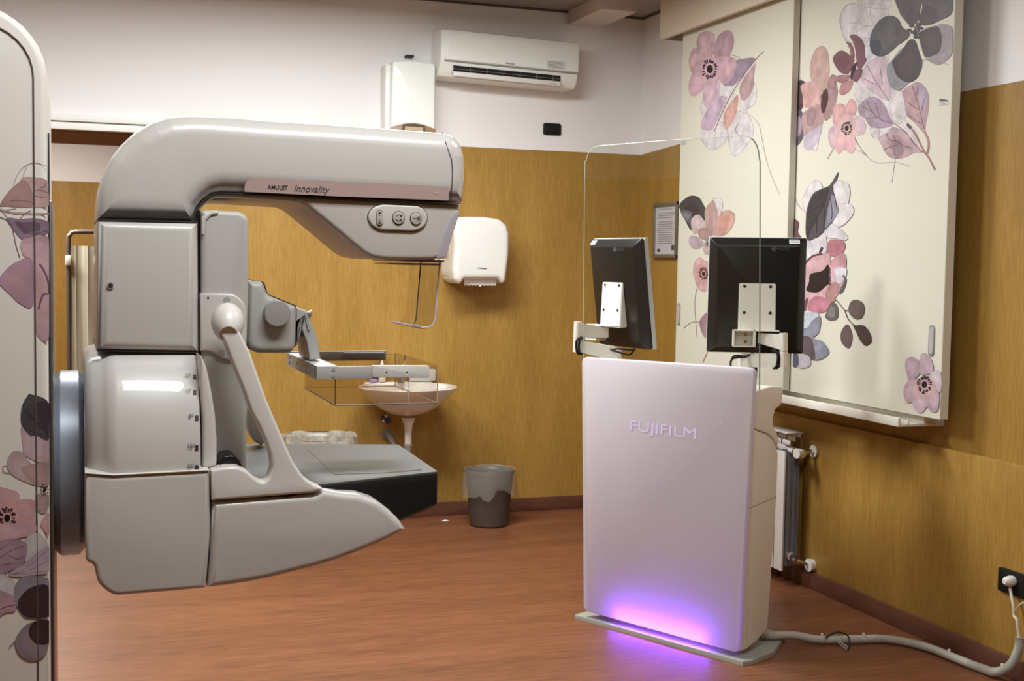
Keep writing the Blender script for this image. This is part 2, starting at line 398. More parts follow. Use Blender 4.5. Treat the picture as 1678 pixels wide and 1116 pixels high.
# ------------------------------------------------------------------ sliding window panels on the right wall
def px_panel(name, label, xf, th, y0, y1, z0, z1, prints, group):
    t = thing(name, (xf+th/2, (y0+y1)/2, z0), label, 'sliding panel', group)
    mb = MB(); mb.box((xf, y0, z0), (xf+th, y1, z1), CREAM, .002, seg=1)
    prints(mb); p = mb.build('panel', t, weld=False)
    return t
def prints_left(mb):
    g = Print(mb, lambda u, v: UX(u, v, 3.12), (-1, 0, 0), (1100, -40, 1299, 640))
    g.crop(1110, 40, 3.983)
    g.O([(155,690),(160,760),(225,820),(290,790),(330,720),(300,640),(230,640)]); g.O([(330,700),(340,800),(370,858),(420,830),(490,730),(490,650),(430,545),(370,620)])
    g.O([(150,540),(170,600),(240,600),(300,520),(260,430),(180,470)]); g.O([(440,560),(500,520),(518,450),(500,380),(430,420),(410,520)]); g.O([(270,380),(370,390),(360,470),(280,480)])
    g.B([(165,610),(160,680),(230,680),(290,560),(320,480),(250,480)], LIL, .08)
    g.B([(400,230),(510,225),(430,330),(370,395),(300,390),(360,260)], (160, 140, 158)); g.B([(508,238),(500,350),(490,430),(430,500),(405,420),(450,330)], (186, 152, 154))
    g.L([(240,700),(300,560),(360,450),(440,330),(515,235)], 1.9, (226, 208, 212)); g.L([(565,175),(515,225),(440,320),(360,445),(300,560),(240,700)], .6, (140, 115, 130))
    g.B([(395,460),(390,560),(360,630),(315,690),(300,600),(340,520)], SAL)
    g.B([(180,400),(165,470),(190,550),(240,520),(280,400),(240,350)], (216, 184, 200), .04)
    g.B([(110,310),(75,380),(80,455),(120,465),(190,400),(200,320)], (218, 178, 192), .08); g.B([(120,150),(80,200),(78,270),(110,330),(180,300),(200,220)], PINK, .08)
    g.B([(245,90),(235,60),(190,42),(140,70),(125,130),(150,190),(200,230),(240,180)], (212, 178, 188), .08)
    g.B([(240,210),(255,100),(300,45),(350,45),(370,110),(350,190),(320,230)], (188, 154, 166)); g.B([(250,220),(340,210),(385,240),(370,330),(310,390),(250,330)], (208, 170, 180), .1)
    g.B([(150,220),(260,220),(290,300),(230,390),(160,360),(130,290)], (216, 178, 188), 0)
    g.A(212, 292, 27, 62, (78, 40, 88))
    g.L([(380,560),(470,590),(530,650),(550,730),(580,880),(620,1000),(668,1110)], .45, (176, 160, 160)); g.L([(350,200),(400,215),(425,245)], .4); g.L([(400,640),(380,690),(420,740)], .35)
    g.crop(1100, 310, 7.44)
    g.B([(105,180),(220,85),(330,95),(390,180),(420,260),(400,400),(300,480),(240,500),(170,380),(110,260)], CHA, .2, (78, 70, 78)); g.L([(110,180),(260,260),(410,370)], .5, (50, 44, 52)); g.B([(115,260),(250,280),(230,400),(180,390)], (128, 124, 136), 0)
    g.O([(500,110),(600,120),(630,190),(600,300),(540,260)])
    g.B([(530,560),(560,400),(610,290),(690,255),(760,285),(780,350),(740,470),(650,560)], (208, 162, 152), .12, (204, 150, 140))
    g.B([(240,400),(280,330),(340,312),(400,380),(440,480),(340,520),(270,540)], (206, 182, 186), .06)
    g.B([(415,250),(500,140),(535,170),(570,280),(570,420),(520,560),(440,520),(415,380)], (190, 156, 154)); g.B([(215,620),(240,570),(320,580),(400,660),(350,720),(280,730),(225,680)], (190, 170, 182), .06)
    g.B([(335,490),(440,480),(500,570),(440,620),(345,590)], (172, 138, 136)); g.B([(390,700),(460,640),(520,700),(460,790),(410,790)], (200, 172, 178)); g.A(440, 665, 14, 40, (80, 40, 60), 10)
    g.B([(290,880),(350,830),(410,870),(500,900),(560,1000),(500,1180),(400,1250),(320,1200),(290,1110),(265,1010)], (214, 174, 176), .06, (212, 160, 162)); g.A(398, 1030, 26, 68, (70, 30, 50))
    g.crop(1040, 300, 3.4875)
    g.L([(355,605),(345,700),(358,880)], .4); g.L([(280,830),(330,795),(400,795)], .4); g.B([(372,790),(430,740),(450,860),(400,880)], (160, 128, 142)); g.L([(390,1025),(418,965)], .7, (180, 140, 140))
    # maker's mark
    g.crop(1120, 232, 8)
def prints_right(mb):
    g = Print(mb, lambda u, v: UX(u, v, 3.16), (-1, 0, 0), (1300, -70, 1562, 684))
    g.crop(1300, 0, 7.971)
    g.O([(610,300),(640,130),(720,60),(830,35),(950,100),(1180,40),(1250,200),(1180,500),(1000,560),(900,520),(830,470),(690,540),(640,420)], (218, 209, 213))
    g.O([(800,-20),(900,-60),(1200,-60),(1280,60),(1180,120),(960,90)], (216, 208, 211))
    for l in ([(940,110),(830,40),(700,80),(620,180),(610,320),(680,520)], [(830,220),(850,280),(950,345),(1050,315),(960,200),(955,110)], [(1050,320),(900,360),(830,430),(870,500),(1000,495)], [(1080,30),(1000,110),(1040,300)], [(1080,30),(1160,110),(1110,300)], [(710,300),(840,300)]): g.L(l, .35, (172, 156, 164))
    g.crop(1290, 0, 3.1)
    g.O([(370,240),(500,230),(520,330),(580,420),(560,560),(430,620),(350,500)], (220, 212, 218))
    g.crop(1400, 140, 6.975)
    g.O([(180,480),(200,580),(280,600),(380,520),(440,460)]); g.O([(400,200),(520,60),(600,180),(600,340),(520,440),(440,380)]); g.O([(500,330),(600,420),(700,520),(760,700),(640,600)])
    g.O([(0,110),(70,20),(180,60),(160,150),(60,190)])
    g.crop(1290, 0, 3.1)
    g.B([(375,400),(400,330),(440,300),(500,290),(525,400),(520,510),(430,465)], (206, 182, 192)); 
    for l in ([(405,330),(460,430),(520,515)], [(470,330),(485,430)], [(390,400),(450,430)]): g.L(l, .5, (150, 112, 128))
    g.crop(1400, 140, 6.975)
    g.B([(560,60),(640,0),(720,-40),(800,10),(850,110),(850,280),(820,430),(800,540),(700,440),(600,340),(575,200)], (188, 152, 162), .14, (190, 156, 158)); g.B([(730,-20),(800,20),(845,120),(830,250),(760,240),(720,100)], (176, 156, 180), 0)
    for l in ([(660,0),(720,180),(760,330),(800,500)], [(610,180),(660,230),(740,280)], [(620,340),(700,400),(780,440)], [(730,0),(715,120)], [(800,150),(770,290)]): g.L(l, .6, (138, 98, 116))
    g.B([(45,250),(100,180),(200,130),(290,160),(360,250),(400,350),(450,430),(380,480),(250,490),(170,460),(120,380),(60,330)], (172, 148, 168), .16, (176, 152, 166))
    for l in ([(90,240),(200,300),(300,390),(440,430)], [(150,180),(170,240),(210,300)], [(140,380),(260,360)], [(240,200),(270,300),(300,390)]): g.L(l, .6, (138, 108, 130))
    g.B([(280,600),(380,540),(440,480),(550,510),(640,590),(740,720),(780,765),(680,775),(580,825),(460,840),(370,790),(320,700)], (194, 164, 172), .14, (184, 148, 152)); g.B([(430,640),(540,640),(560,780),(470,830)], (160, 130, 142), 0)
    for l in ([(370,550),(400,620),(480,640),(560,690),(650,715)], [(330,740),(420,700),(500,680)], [(440,560),(480,640)], [(640,600),(680,660),(790,770)], [(450,430),(560,510),(620,570)]): g.L(l, .6, (132, 94, 108))
    g.L([(640,480),(700,560),(760,680),(820,790)], 1.6, (168, 118, 122)); g.L([(600,440),(650,490)], 2.4, (120, 84, 98)); g.L([(800,520),(845,620),(850,700),(835,780)], 2, (172, 124, 128)); g.L([(810,770),(860,840),(925,970)], 1.6, (166, 116, 120))
    g.L([(0,580),(100,760),(250,880),(480,880),(640,930)], .5, (170, 145, 150)); g.L([(20,730),(120,790)], .4); g.L([(470,840),(430,1110)], .4, (150, 120, 130))
    for l in ([(950,235),(1090,212)], [(965,215),(1085,196)], [(975,190),(1075,180)]): g.L(l, .5, (176, 172, 186))
    g.B([(975,180),(990,152),(1060,165),(1078,180)], (120, 116, 130), 0)
    g.crop(1300, 130, 7.971)
    g.O([(100,0),(60,-30),(60,60)]); g.O([(1010,640),(1020,720),(1070,770),(1116,750),(1110,640)]); g.O([(240,900),(300,930),(330,820),(300,760)])
    g.B([(60,30),(160,40),(190,160),(160,300),(60,440),(40,250)], (104, 74, 84), 0, (120, 90, 98)); g.B([(30,440),(100,400),(150,560),(130,760),(40,860),(20,600)], (136, 116, 134), .1, (170, 146, 160))
    g.crop(1300, 0, 7.971)
    g.B([(300,640),(390,605),(450,680),(470,800),(470,1000),(430,1180),(300,1180),(240,1060),(215,900),(240,760)], (200, 164, 158), .12, (206, 168, 162))
    g.crop(1300, 130, 7.971)
    g.B([(100,80),(250,30),(370,200),(350,330),(150,370),(120,200)], (214, 172, 170), .04, (216, 168, 164)); g.B([(180,400),(350,330),(400,500),(340,680),(240,720),(150,760),(110,500)], (184, 150, 152), .06); g.B([(190,420),(300,380),(290,520),(240,610),(180,580)], (158, 128, 132))
    g.B([(470,0),(540,-60),(560,20),(580,200),(500,470),(420,540),(400,440),(440,200)], (168, 136, 138), .16); g.B([(150,740),(280,640),(380,600),(320,820),(200,930),(140,880)], (200, 184, 200), .05)
    g.B([(440,120),(460,250),(420,400),(380,440),(360,330),(390,180)], (110, 62, 64), .2, (130, 84, 80))
    for k in range(9): g.L([(390+k*6, 160+k*8), (345+k*8, 260+k*22)], .35, (70, 32, 36))
    g.B([(600,160),(650,40),(780,20),(740,150),(640,210)], (190, 136, 138), .06)
    g.B([(520,400),(580,320),(680,350),(680,560),(530,590)], (216, 166, 168), .05); g.B([(700,330),(760,250),(820,320),(810,460),(680,480)], (212, 162, 164), .06); g.B([(800,500),(880,480),(950,600),(920,710),(800,720)], (214, 184, 196), .04)
    g.B([(480,640),(620,590),(640,760),(540,900),(480,860),(455,740)], (214, 184, 192), .04); g.B([(540,860),(580,700),(700,700),(800,740),(820,880),(760,970),(660,920),(590,975)], (222, 176, 180), .04); g.B([(620,500),(760,470),(830,640),(760,780),(620,760),(570,640)], (222, 182, 180), 0)
    g.A(702, 638, 34, 86, (72, 34, 46)); g.L([(800,760),(880,900),(960,990)], .4); g.L([(540,880),(450,1040)], .35)
    g.crop(1300, 0, 7.971)
    g.B([(740,470),(820,455),(920,560),(940,740),(960,780),(890,890),(840,870),(820,700),(790,560)], (158, 100, 112), .2); g.B([(690,550),(760,570),(800,700),(790,770),(750,720),(740,620)], (166, 108, 120)); g.B([(520,780),(580,680),(660,665),(750,730),(800,780),(740,940),(680,965),(600,930)], (158, 102, 114), .2, (142, 90, 102))
    g.B([(890,890),(895,970),(830,1070),(770,1030),(800,930)], (152, 98, 112)); g.B([(530,1000),(740,980),(700,1060),(600,1080)], (172, 118, 126)); g.B([(830,810),(820,880),(765,1040),(750,1000),(770,880)], (58, 30, 36), 0); g.B([(460,1060),(515,970),(555,1040),(540,1150),(470,1160)], (160, 124, 124), .22)
    g.crop(1420, 0, 6.975)
    g.B([(610,370),(800,290),(900,275),(998,340),(990,560),(950,660),(830,740),(720,700),(650,620)], (164, 150, 158), .08, (150, 136, 144)); g.B([(615,380),(800,300),(860,400),(850,560),(780,630),(680,650),(630,520)], (92, 72, 80), .25, (100, 78, 84))
    g.L([(640,685),(760,690),(940,740)], .4); g.L([(860,700),(960,600)], .3)
    g.B([(340,-60),(640,-60),(620,60),(600,200),(560,270),(500,290),(440,230),(380,140)], (120, 104, 108), .2, (110, 94, 100)); g.B([(460,200),(500,110),(590,130),(580,240),(510,280)], (104, 80, 86), .3)
    g.B([(660,-60),(1015,-60),(1010,100),(950,180),(850,230),(760,270),(640,290),(600,220),(640,90)], (116, 100, 108), .16, (124, 106, 112)); g.B([(900,-50),(1010,-50),(1000,90),(920,60)], (92, 90, 106), 0); g.B([(640,150),(700,60),(790,110),(815,200),(770,270),(640,285),(610,230)], (98, 76, 84), .3)
    g.B([(40,480),(80,330),(180,210),(290,180),(370,230),(420,330),(490,370),(470,440),(380,500),(280,590),(180,645),(90,620)], (112, 104, 112), .22, (124, 114, 118)); g.B([(340,380),(380,300),(490,380),(470,430),(380,500)], (112, 90, 94), .25); g.B([(45,480),(150,460),(170,560),(130,640),(60,590)], (78, 78, 96), 0)
    g.B([(240,760),(300,680),(400,560),(540,500),(600,600),(640,720),(600,850),(480,950),(380,1035),(290,1000),(240,880)], (144, 144, 154), .08); g.B([(300,700),(400,590),(490,460),(560,470),(610,620),(636,720),(590,880),(480,945),(360,880),(320,790)], (86, 66, 74), .25, (100, 74, 80))
    for k in range(34):
        a = random.uniform(0, 6.28); q = random.uniform(0, 95); x, y = 560+math.cos(a)*q*.85, 360+math.sin(a)*q
        g.B([(x-17, y), (x, y-17), (x+17, y), (x, y+17)], (58, 48, 54) if k % 4 else (128, 116, 112), 0)
    g.crop(1300, 270, 6.2)
    g.O([(100,350),(160,220),(240,160),(300,230),(260,400),(140,500)]); g.O([(410,200),(460,160),(570,210),(560,390),(440,420)]); g.O([(470,400),(580,400),(620,470),(570,560),(480,630),(400,600)]); g.O([(320,660),(400,600),(550,720),(530,770),(440,750),(350,740)], (222, 214, 220)); g.O([(150,760),(260,740),(330,700),(330,900),(150,940)], (226, 216, 222))
    g.L([(10,310),(60,420),(135,480)], .4)
    g.B([(460,75),(440,170),(405,230),(450,400),(465,480),(380,610),(240,740),(145,760),(132,560),(150,420),(210,290),(320,235),(380,200)], (106, 98, 108), .2, (98, 90, 98)); g.B([(140,740),(135,540),(200,330),(320,240),(365,250),(320,400),(210,620)], (76, 66, 74), 0); g.B([(400,300),(455,420),(455,500),(380,590),(330,640),(350,480)], (142, 138, 154), 0)
    for l in ([(370,230),(310,420),(200,620),(150,740)], [(320,400),(320,560),(310,660)], [(150,480),(230,440),(320,400)], [(400,240),(430,340),(450,450)], [(380,330),(400,480),(390,560)], [(250,540),(240,700)]): g.L(l, .7, (58, 48, 56))
    g.B([(-40,560),(20,550),(60,590),(50,680),(80,740),(-40,740)], (140, 98, 104))
    g.B([(350,860),(370,770),(500,770),(535,830),(490,910),(400,930),(340,890)], (184, 122, 130), .1, (178, 114, 122)); g.B([(380,1000),(490,900),(540,930),(540,1060),(500,1240),(400,1200)], (196, 146, 152), .06)
    g.B([(80,1030),(200,930),(360,900),(380,1000),(330,1160),(100,1200)], (216, 170, 176), .12); g.L([(130,1000),(200,930),(300,905)], 1.6, (120, 72, 84)); g.B([(265,890),(290,835),(310,850),(290,890)], (84, 64, 70), 0)
    g.crop(1300, 430, 6.2)
    g.B([(60,60),(300,0),(420,60),(520,120),(470,300),(380,420),(300,510),(150,480),(60,400)], (214, 172, 180), 0); g.O([(430,60),(540,60),(530,160),(450,220)], (222, 214, 226))
    g.B([(330,350),(350,260),(420,200),(480,230),(480,290),(430,340),(430,390),(370,405)], (182, 136, 134), .14); g.B([(160,470),(170,390),(260,340),(380,400),(370,470),(280,515),(200,505)], (194, 128, 144), .08)
    g.B([(350,25),(375,50),(375,130),(370,200),(330,250),(250,305),(140,285),(165,200),(180,120),(300,85)], (46, 26, 30), 0)
    for k in range(9): g.L([(180+k*20, 240-k*6), (160+k*24, 300-k*8)], 1.0, (46, 26, 30)); g.L([(330, 60+k*20), (388, 60+k*20)], 1.0, (46, 26, 30))
    g.L([(510,130),(535,180),(510,270),(470,315)], 1.8, (124, 118, 124)); g.B([(90,490),(130,380),(160,370),(130,480)], (166, 98, 112))
    g.B([(330,560),(340,510),(390,410),(440,420),(460,480),(450,570),(380,590)], (134, 126, 124)); g.L([(435,375),(520,480),(560,570),(610,630)], .7, (122, 104, 104)); g.L([(520,490),(565,490)], .7, (110, 92, 92))
    g.B([(565,480),(590,400),(650,380),(710,410),(730,480),(700,560),(640,575),(590,540)], (134, 114, 110), .2); g.B([(605,625),(640,640),(720,640),(780,710),(800,800),(740,845),(690,800),(650,720)], (92, 72, 74), .3); g.B([(560,630),(600,720),(600,800),(565,870),(500,820),(485,740),(510,670)], (130, 108, 112), .2)
    g.B([(20,530),(240,510),(250,580),(130,670),(20,650)], (206, 210, 222), .03); g.B([(20,640),(140,670),(200,590),(280,550),(270,700),(210,770),(300,800),(370,910),(300,980),(200,990),(20,920)], (140, 142, 160), .1); g.B([(20,780),(180,760),(230,960),(190,985),(20,920)], (126, 110, 118), 0)
    g.B([(40,930),(160,950),(180,1040),(110,1075),(40,1050)], (200, 190, 202), .04); g.B([(-20,935),(50,930),(60,1040),(-20,1055)], (112, 114, 132), 0)
    g.crop(1460, 560, 7.97)
    g.B([(195,330),(210,230),(290,200),(370,260),(380,420),(250,520),(220,430)], (186, 158, 174), .14); g.B([(385,200),(430,145),(490,170),(550,270),(550,400),(400,430),(380,320)], (190, 164, 178), .14); g.B([(520,420),(650,390),(655,650),(520,600)], (208, 190, 200), .04)
    g.B([(180,600),(240,510),(370,500),(420,640),(330,750),(220,800),(175,700)], (208, 174, 184), .06); g.B([(290,760),(440,700),(560,700),(440,900),(370,925),(310,860)], (204, 178, 192), .06); g.B([(470,800),(600,640),(640,700),(620,890),(540,915)], (200, 170, 186), .06); g.B([(360,520),(560,500),(590,640),(480,780),(340,700)], (208, 172, 178), 0)
    g.A(448, 560, 46, 112, (70, 38, 56))
GP = 'floral sliding panels over the window'
lp = px_panel('sliding_panel', 'cream sliding panel with one big pink anemone high on it, behind the glass screen', 3.12, .035, 5.02, 6.12, .925, 2.985, prints_left, GP)
rp = px_panel('sliding_panel', 'cream sliding panel with large dark anemone at top and pink flower at its bottom corner', 3.16, .04, 3.955, 5.2, .918, 2.985, prints_right, GP)
def pull(parent, x, y, z):
    mb = MB(); P = []
    for k in range(24):
        a = 2*math.pi*k/24; P.append((x, y+.017*math.cos(a), z+.042*(1 if math.sin(a) > 0 else -1)+.02*math.sin(a)))
    mb.slab(P, (-.003, 0, 0), mat('pull_grey', (150, 150, 150), .4, metal=.25), 0, .001, 2)
    Q = [(x-.0032, y+(p[1]-y)*.68, z+(p[2]-z)*.85) for p in P]; mb.slab(Q, (-.0006, 0, 0), mat('pull_light', (196, 196, 194), .3, metal=.3)); mb.build('handle', parent)
    
pull(lp, 3.1185, 6.085, 1.233); pull(rp, 3.1585, 4.018, 1.222)
# lower channel carrying the panels
RAIL = mat('rail_paint', (226, 219, 208), .5)
t = MB()
t.box((3.07, 4.09, .876), (3.085, 6.2, .912), RAIL, .002).box((3.085, 4.09, .876), (3.255, 6.2, .886), RAIL, .001).box((3.112, 4.085, .886), (3.118, 6.2, .9), RAIL).build('trim_6')
struct(bpy.data.objects['trim_6'])
# support behind the rail and upper pelmet
struct(MB().box((3.2, 4.10, .872), (XR-.0005, 6.2, .91), RAIL, .002).build('trim_7'))
PELM = mat('pelmet_cream', (214, 203, 186), .55)
struct(MB().box((3.06, 3.6, 2.735), (3.085, 6.28, 2.9995), PELM, .002).box((3.085, 3.6, 2.985), (3.2995, 6.28, 2.9995), PELM).box((3.085, 6.265, 2.735), (3.2995, 6.28, 2.985), PELM).build('trim_8'))
WINDOWG = mat('window_reveal', (200, 196, 188), .6)

# framed notice near the corner
t = thing('wall_notice', (3.29, 6.61, 1.54), 'grey aluminium framed printed notice on the yellow wall beside the panel', 'notice')
AL = mat('aluminium_frame', (150, 146, 140), .38, metal=.7)
fr = MB()
y0, y1, z0, z1 = 6.46, 6.765, 1.54, 1.866
for lo, hi in (((3.275, y0, z0), (3.2995, y1, z0+.022)), ((3.275, y0, z1-.022), (3.2995, y1, z1)), ((3.278, y0, z0), (3.2995, y0+.018, z1)), ((3.278, y1-.018, z0), (3.2995, y1, z1))): fr.box(lo, hi, AL, .003)
fr.build('frame', t)
NP = mat('notice_paper', (196, 192, 196), .6); INK = mat('faint_ink', (150, 146, 150), .7); INKD = mat('dark_ink', (70, 68, 72), .7)
nb = MB(); nb.box((3.29, y0+.018, z0+.022), (3.2995, y1-.018, z1-.022), NP)
for k in range(17):
    zz = z1-.04-k*.0125; a, b = random.uniform(.0, .03), random.uniform(.0, .05)
    if k in (1, 5): continue
    nb.box((3.2894, y0+.035+b, zz-.0028), (3.29, y1-.035-a, zz+.0028), INK)
nb.box((3.2894, y0+.04, z0+.045), (3.29, y0+.075, z0+.075), INKD); nb.box((3.2894, y1-.085, z0+.035), (3.29, y1-.045, z0+.055), INKD)
nb.build('notice_sheet', t)

# ------------------------------------------------------------------ mammography unit
T = thing('mammography_unit', (-.2, 2.68, 0), 'large white mammography machine with curved C-arm, handle and floral column at left', 'medical scanner')
YC = 2.68
yn = YC-.17      # near side of the upper arm
def slabpx(mb, P, y, depth, m, r=0, r2=None, seg=5, rr=3, smooth=None):
    """outline P traced in the photo, placed on the vertical plane y+r"""
    q = rnd(P, rr) if smooth is None else smooth(P)
    pts = [UY(p[0], p[1], y+r) for p in q]; pts = [p-Vector((0, r, 0)) for p in pts]
    mb.slab(pts, (0, depth, 0), m, r, r if r2 is None else r2, seg); return mb
# column
COLF = mat('column_lacquer', (222, 214, 207), .45)
colP = lambda u, v: UY(u, v, 2.4)
mb = MB(); cx1 = -.040; cz = 1.94
def colout(x0, x1, zt, R, z0=0.0, n=10):
    P = [(x0, z0), (x1, z0)]
    P += [(x1-R+R*math.cos(a), zt-R+R*math.sin(a)) for a in [math.pi/2*k/n for k in range(n+1)]]
    P += [(x0+R+R*math.cos(a), zt-R+R*math.sin(a)) for a in [math.pi/2+math.pi/2*k/n for k in range(n+1)]]
    return P
pts = [Vector((x, 2.4, z)) for x, z in colout(-.46, cx1, cz, .125, .02)]
mb.slab(pts, (0, .56, 0), COLF, .012, .03, 4)
g = Print(mb, lambda u, v: UY(u, v, 2.3994), (0, -1, 0), (-70, 100, 80.5, 1140))
g.crop(0, 250, 7.44)
g.L([(590,175),(430,125),(300,170),(220,260),(165,400)], .5, (160, 138, 138)); g.L([(340,160),(300,230),(285,310)], .5, (160, 138, 138))
g.B([(0,640),(100,480),(220,370),(300,300),(560,330),(590,480),(595,650),(300,670),(80,655)], (196, 160, 158), .1); g.B([(-60,660),(0,630),(120,460),(290,340),(390,480),(390,660),(100,655)], (172, 134, 130), .16, (176, 138, 134))
for l in ([(430,470),(500,460),(580,490)], [(430,530),(530,550)], [(120,590),(250,585),(400,610)], [(560,380),(540,420),(500,430)]): g.L(l, .5, (130, 92, 94))
g.L([(-20,690),(200,740),(595,750)], 1.8, (182, 150, 158)); g.L([(80,700),(150,690),(200,680)], .5); g.L([(250,800),(310,740),(380,710)], .6, (140, 110, 118)); g.L([(0,690),(70,770),(90,800)], .5)
g.B([(80,800),(250,810),(430,800),(595,850),(595,980),(420,1010),(280,1060),(170,950)], (150, 122, 144), .14, (142, 116, 138)); g.L([(-20,780),(120,850),(170,1000),(190,1110),(240,1280)], .6, (140, 112, 124)); g.L([(220,860),(300,940),(400,990),(590,950)], .5, (100, 74, 98))
g.B([(260,1090),(300,1050),(450,1020),(595,1050),(595,1300),(420,1300),(280,1250)], (198, 156, 164), .08)
g.crop(0, 400, 5.58)
g.B([(190,0),(440,-10),(455,300),(450,600),(440,880),(340,830),(315,600),(290,300),(240,100)], (208, 168, 176), .06, (206, 164, 168)); g.B([(-40,330),(0,300),(70,220),(160,160),(290,150),(300,560),(190,550),(90,460)], (182, 142, 160), .16, (182, 142, 152))
g.L([(360,180),(400,240),(430,310),(445,380),(445,450),(390,470),(350,600)], 1.6, (152, 108, 138))
g.crop(0, 640, 4.65)
g.B([(165,270),(240,340),(375,375),(375,560),(200,500),(175,420)], (198, 170, 174), .08); g.B([(165,130),(210,40),(240,30),(375,100),(375,370),(270,340),(230,345),(165,260)], (100, 94, 106), .22, (92, 86, 96)); g.B([(270,100),(375,110),(375,360),(320,260)], (78, 64, 76), 0); g.L([(170,260),(240,310),(370,360)], .8, (58, 52, 62)); g.L([(190,150),(240,200),(370,330)], 1.2, (60, 54, 62))
g.B([(60,520),(110,460),(180,480),(250,560),(375,540),(375,720),(260,720),(180,690),(100,650),(60,600)], (192, 164, 166), .08); g.B([(160,600),(250,560),(370,560),(375,700),(260,710)], (176, 142, 140), .08); g.L([(60,570),(25,580),(30,620),(75,630)], .7, (170, 145, 150))
g.B([(310,1010),(375,930),(375,1100),(330,1060)], (206, 158, 160)); g.B([(275,790),(375,800),(375,880),(330,940),(280,900)], (188, 154, 152)); g.A(340, 755, 16, 42, (110, 50, 60), 10)
g.B([(-60,760),(100,760),(150,800),(130,880),(250,840),(265,970),(260,1100),(0,1130),(-60,1100)], (212, 170, 176), .06, (216, 164, 166)); g.B([(130,840),(260,840),(262,970),(200,980),(140,930)], (206, 160, 164)); g.A(55, 970, 30, 78, (88, 42, 54))
g.crop(0, 860, 4.65)
g.O([(-20,370),(60,390),(130,480),(110,600),(0,520)], (212, 204, 205)); g.O([(200,100),(280,60),(370,170),(260,300),(190,270)], (214, 205, 206))
g.B([(-40,0),(260,0),(250,70),(100,110),(-40,140)], (210, 166, 174), .05); g.B([(-40,150),(120,110),(205,150),(190,270),(120,330),(-40,370)], (176, 142, 160), .1)
for l in ([(-20,260),(80,200),(190,160)], [(-20,200),(60,150)], [(60,230),(130,260),(190,240)], [(0,310),(100,290)]): g.L(l, .5, (128, 94, 116))
g.B([(60,380),(200,280),(370,160),(375,350),(270,380),(180,395)], (196, 170, 184), .08); 
for l in ([(70,378),(200,330),(370,180)], [(100,376),(240,340),(370,270)], [(100,380),(370,350)]): g.L(l, .5, (150, 118, 134))
g.B([(-40,510),(60,520),(110,560),(120,650),(40,670),(-40,710)], (188, 146, 162), .08); g.L([(-20,650),(60,620),(120,610)], .8, (134, 96, 122))
g.B([(105,500),(150,410),(230,385),(340,400),(375,440),(375,700),(280,705),(190,700),(120,600)], (146, 136, 148), .08); g.B([(135,590),(200,500),(280,460),(360,460),(378,540),(378,690),(250,710),(170,680)], (84, 54, 64), .25, (94, 56, 62))
g.B([(115,900),(140,830),(220,750),(378,730),(378,900),(330,1010),(230,1035),(150,990)], (144, 124, 134), .1); g.B([(220,800),(260,740),(378,730),(378,890),(290,910),(230,860)], (80, 48, 56), .25, (92, 56, 62)); g.L([(70,935),(120,880)], .6, (140, 120, 128))
# panel joint of the column
jt = [UY(55.5, v, 2.399).x for v in (130, 600)]; jx = UY(54.5, 130, 2.399).x
Q = [Vector((jx, 2.399, .05)), Vector((jx, 2.399, 1.815))]+[Vector((jx-.09+.09*math.cos(a), 2.399, 1.815+.09*math.sin(a))) for a in [math.pi/2*k/8 for k in range(1, 9)]]+[Vector((-.44, 2.399, 1.905))]
mb.tube(Q, .0014, mat('column_joint', (84, 70, 66), .8), 6)
mb.build('column', T, weld=False)
mb = MB(); mb.box((-.0445, 2.44, .05), (-.0335, 2.93, 1.60), STEEL, .002).box((-.039, 2.42, .2), (-.0362, 2.44, 1.72), SEAM)
mb.build('slide_rail', T)
mb = MB(); mb.box((-.6, 2.3, 0), (-.02, 3.05, .02), GREY_P, .006); mb.build('base_plate', T)
# rotation bearing
RING = mat('blue_grey_ring', (146, 150, 162), .36, metal=.2, coat=.2)
mb = MB(); R0 = .188
mb.lathe([(.12, -.034), (R0-.012, -.034), (R0, -.022), (R0, .012), (R0-.012, .0225), (.12, .0225)], RING, (0, YC, 1.078), 'x', 72)
mb.build('rotation_ring', T)
mb = MB(); mb.lathe([(.165, .0225), (.165, .0315)], BLACK, (0, YC, 1.078), 'x', 60)
for k in range(14):
    a = 2*math.pi*k/14; mb.lathe([(.006, .0225), (.006, .031)], CHROME, (0, YC+.171*math.cos(a), 1.078+.171*math.sin(a)), 'x', 10)
mb.build('bearing_gap', T)

# C-arm lower body: rounded cross section swept along x
def body_px(mb, P, y, depth, m, r, rr=6): return slabpx(mb, P, y, depth, m, r, rr=rr)
yb = YC-.305
# drum housing (upper part of the body): half round towards the viewer
def sweepx(mb, xs, sec, m):
    """xs: list of (x, scale); sec: list of (y,z) around centre"""
    rows = []
    for x, s, dz in xs: rows.append([Vector((x, YC+(p[0]-YC)*s, ZD+(p[1]-ZD)*s+dz)) for p in sec])
    mb.grid(rows, m, True, True)
ztop = UY(240, 577, yb+.09).z; zmid = UY(240, 775, yb).z; zbot = UY(240, 970, yb+.05).z
ZD = (ztop+zmid)/2
sec = []
for k in range(17):          # near side bulges, from top to mid
    a = math.pi/2-math.pi*k/32; sec.append((YC-.17-.135*math.cos(a)-.0, zmid-.005+(ztop-zmid+.005)*math.sin(a)))
sec += [(YC-.305, zmid-.03), (YC+.305, zmid-.03)]
for k in range(16, -1, -1):
    a = math.pi/2-math.pi*k/32; sec.append((YC+.17+.135*math.cos(a), zmid-.005+(ztop-zmid+.005)*math.sin(a)))
xa, xb_, xc, xd = UY(139, 700, yb).x, UY(157, 700, yb).x, UY(185, 700, yb).x, UY(329, 700, yb).x
mb = MB(); sweepx(mb, [(xa, .80, 0), (xa+.004, .86, 0), (xa+.012, .885, 0), (xb_-.004, .90, 0), (xb_+.006, .915, 0), (xb_+.018, .96, 0), (xc, .995, 0), (xc+.01, 1, 0), (xd-.004, 1, 0), (xd, .99, 0)], sec, GANTRY)
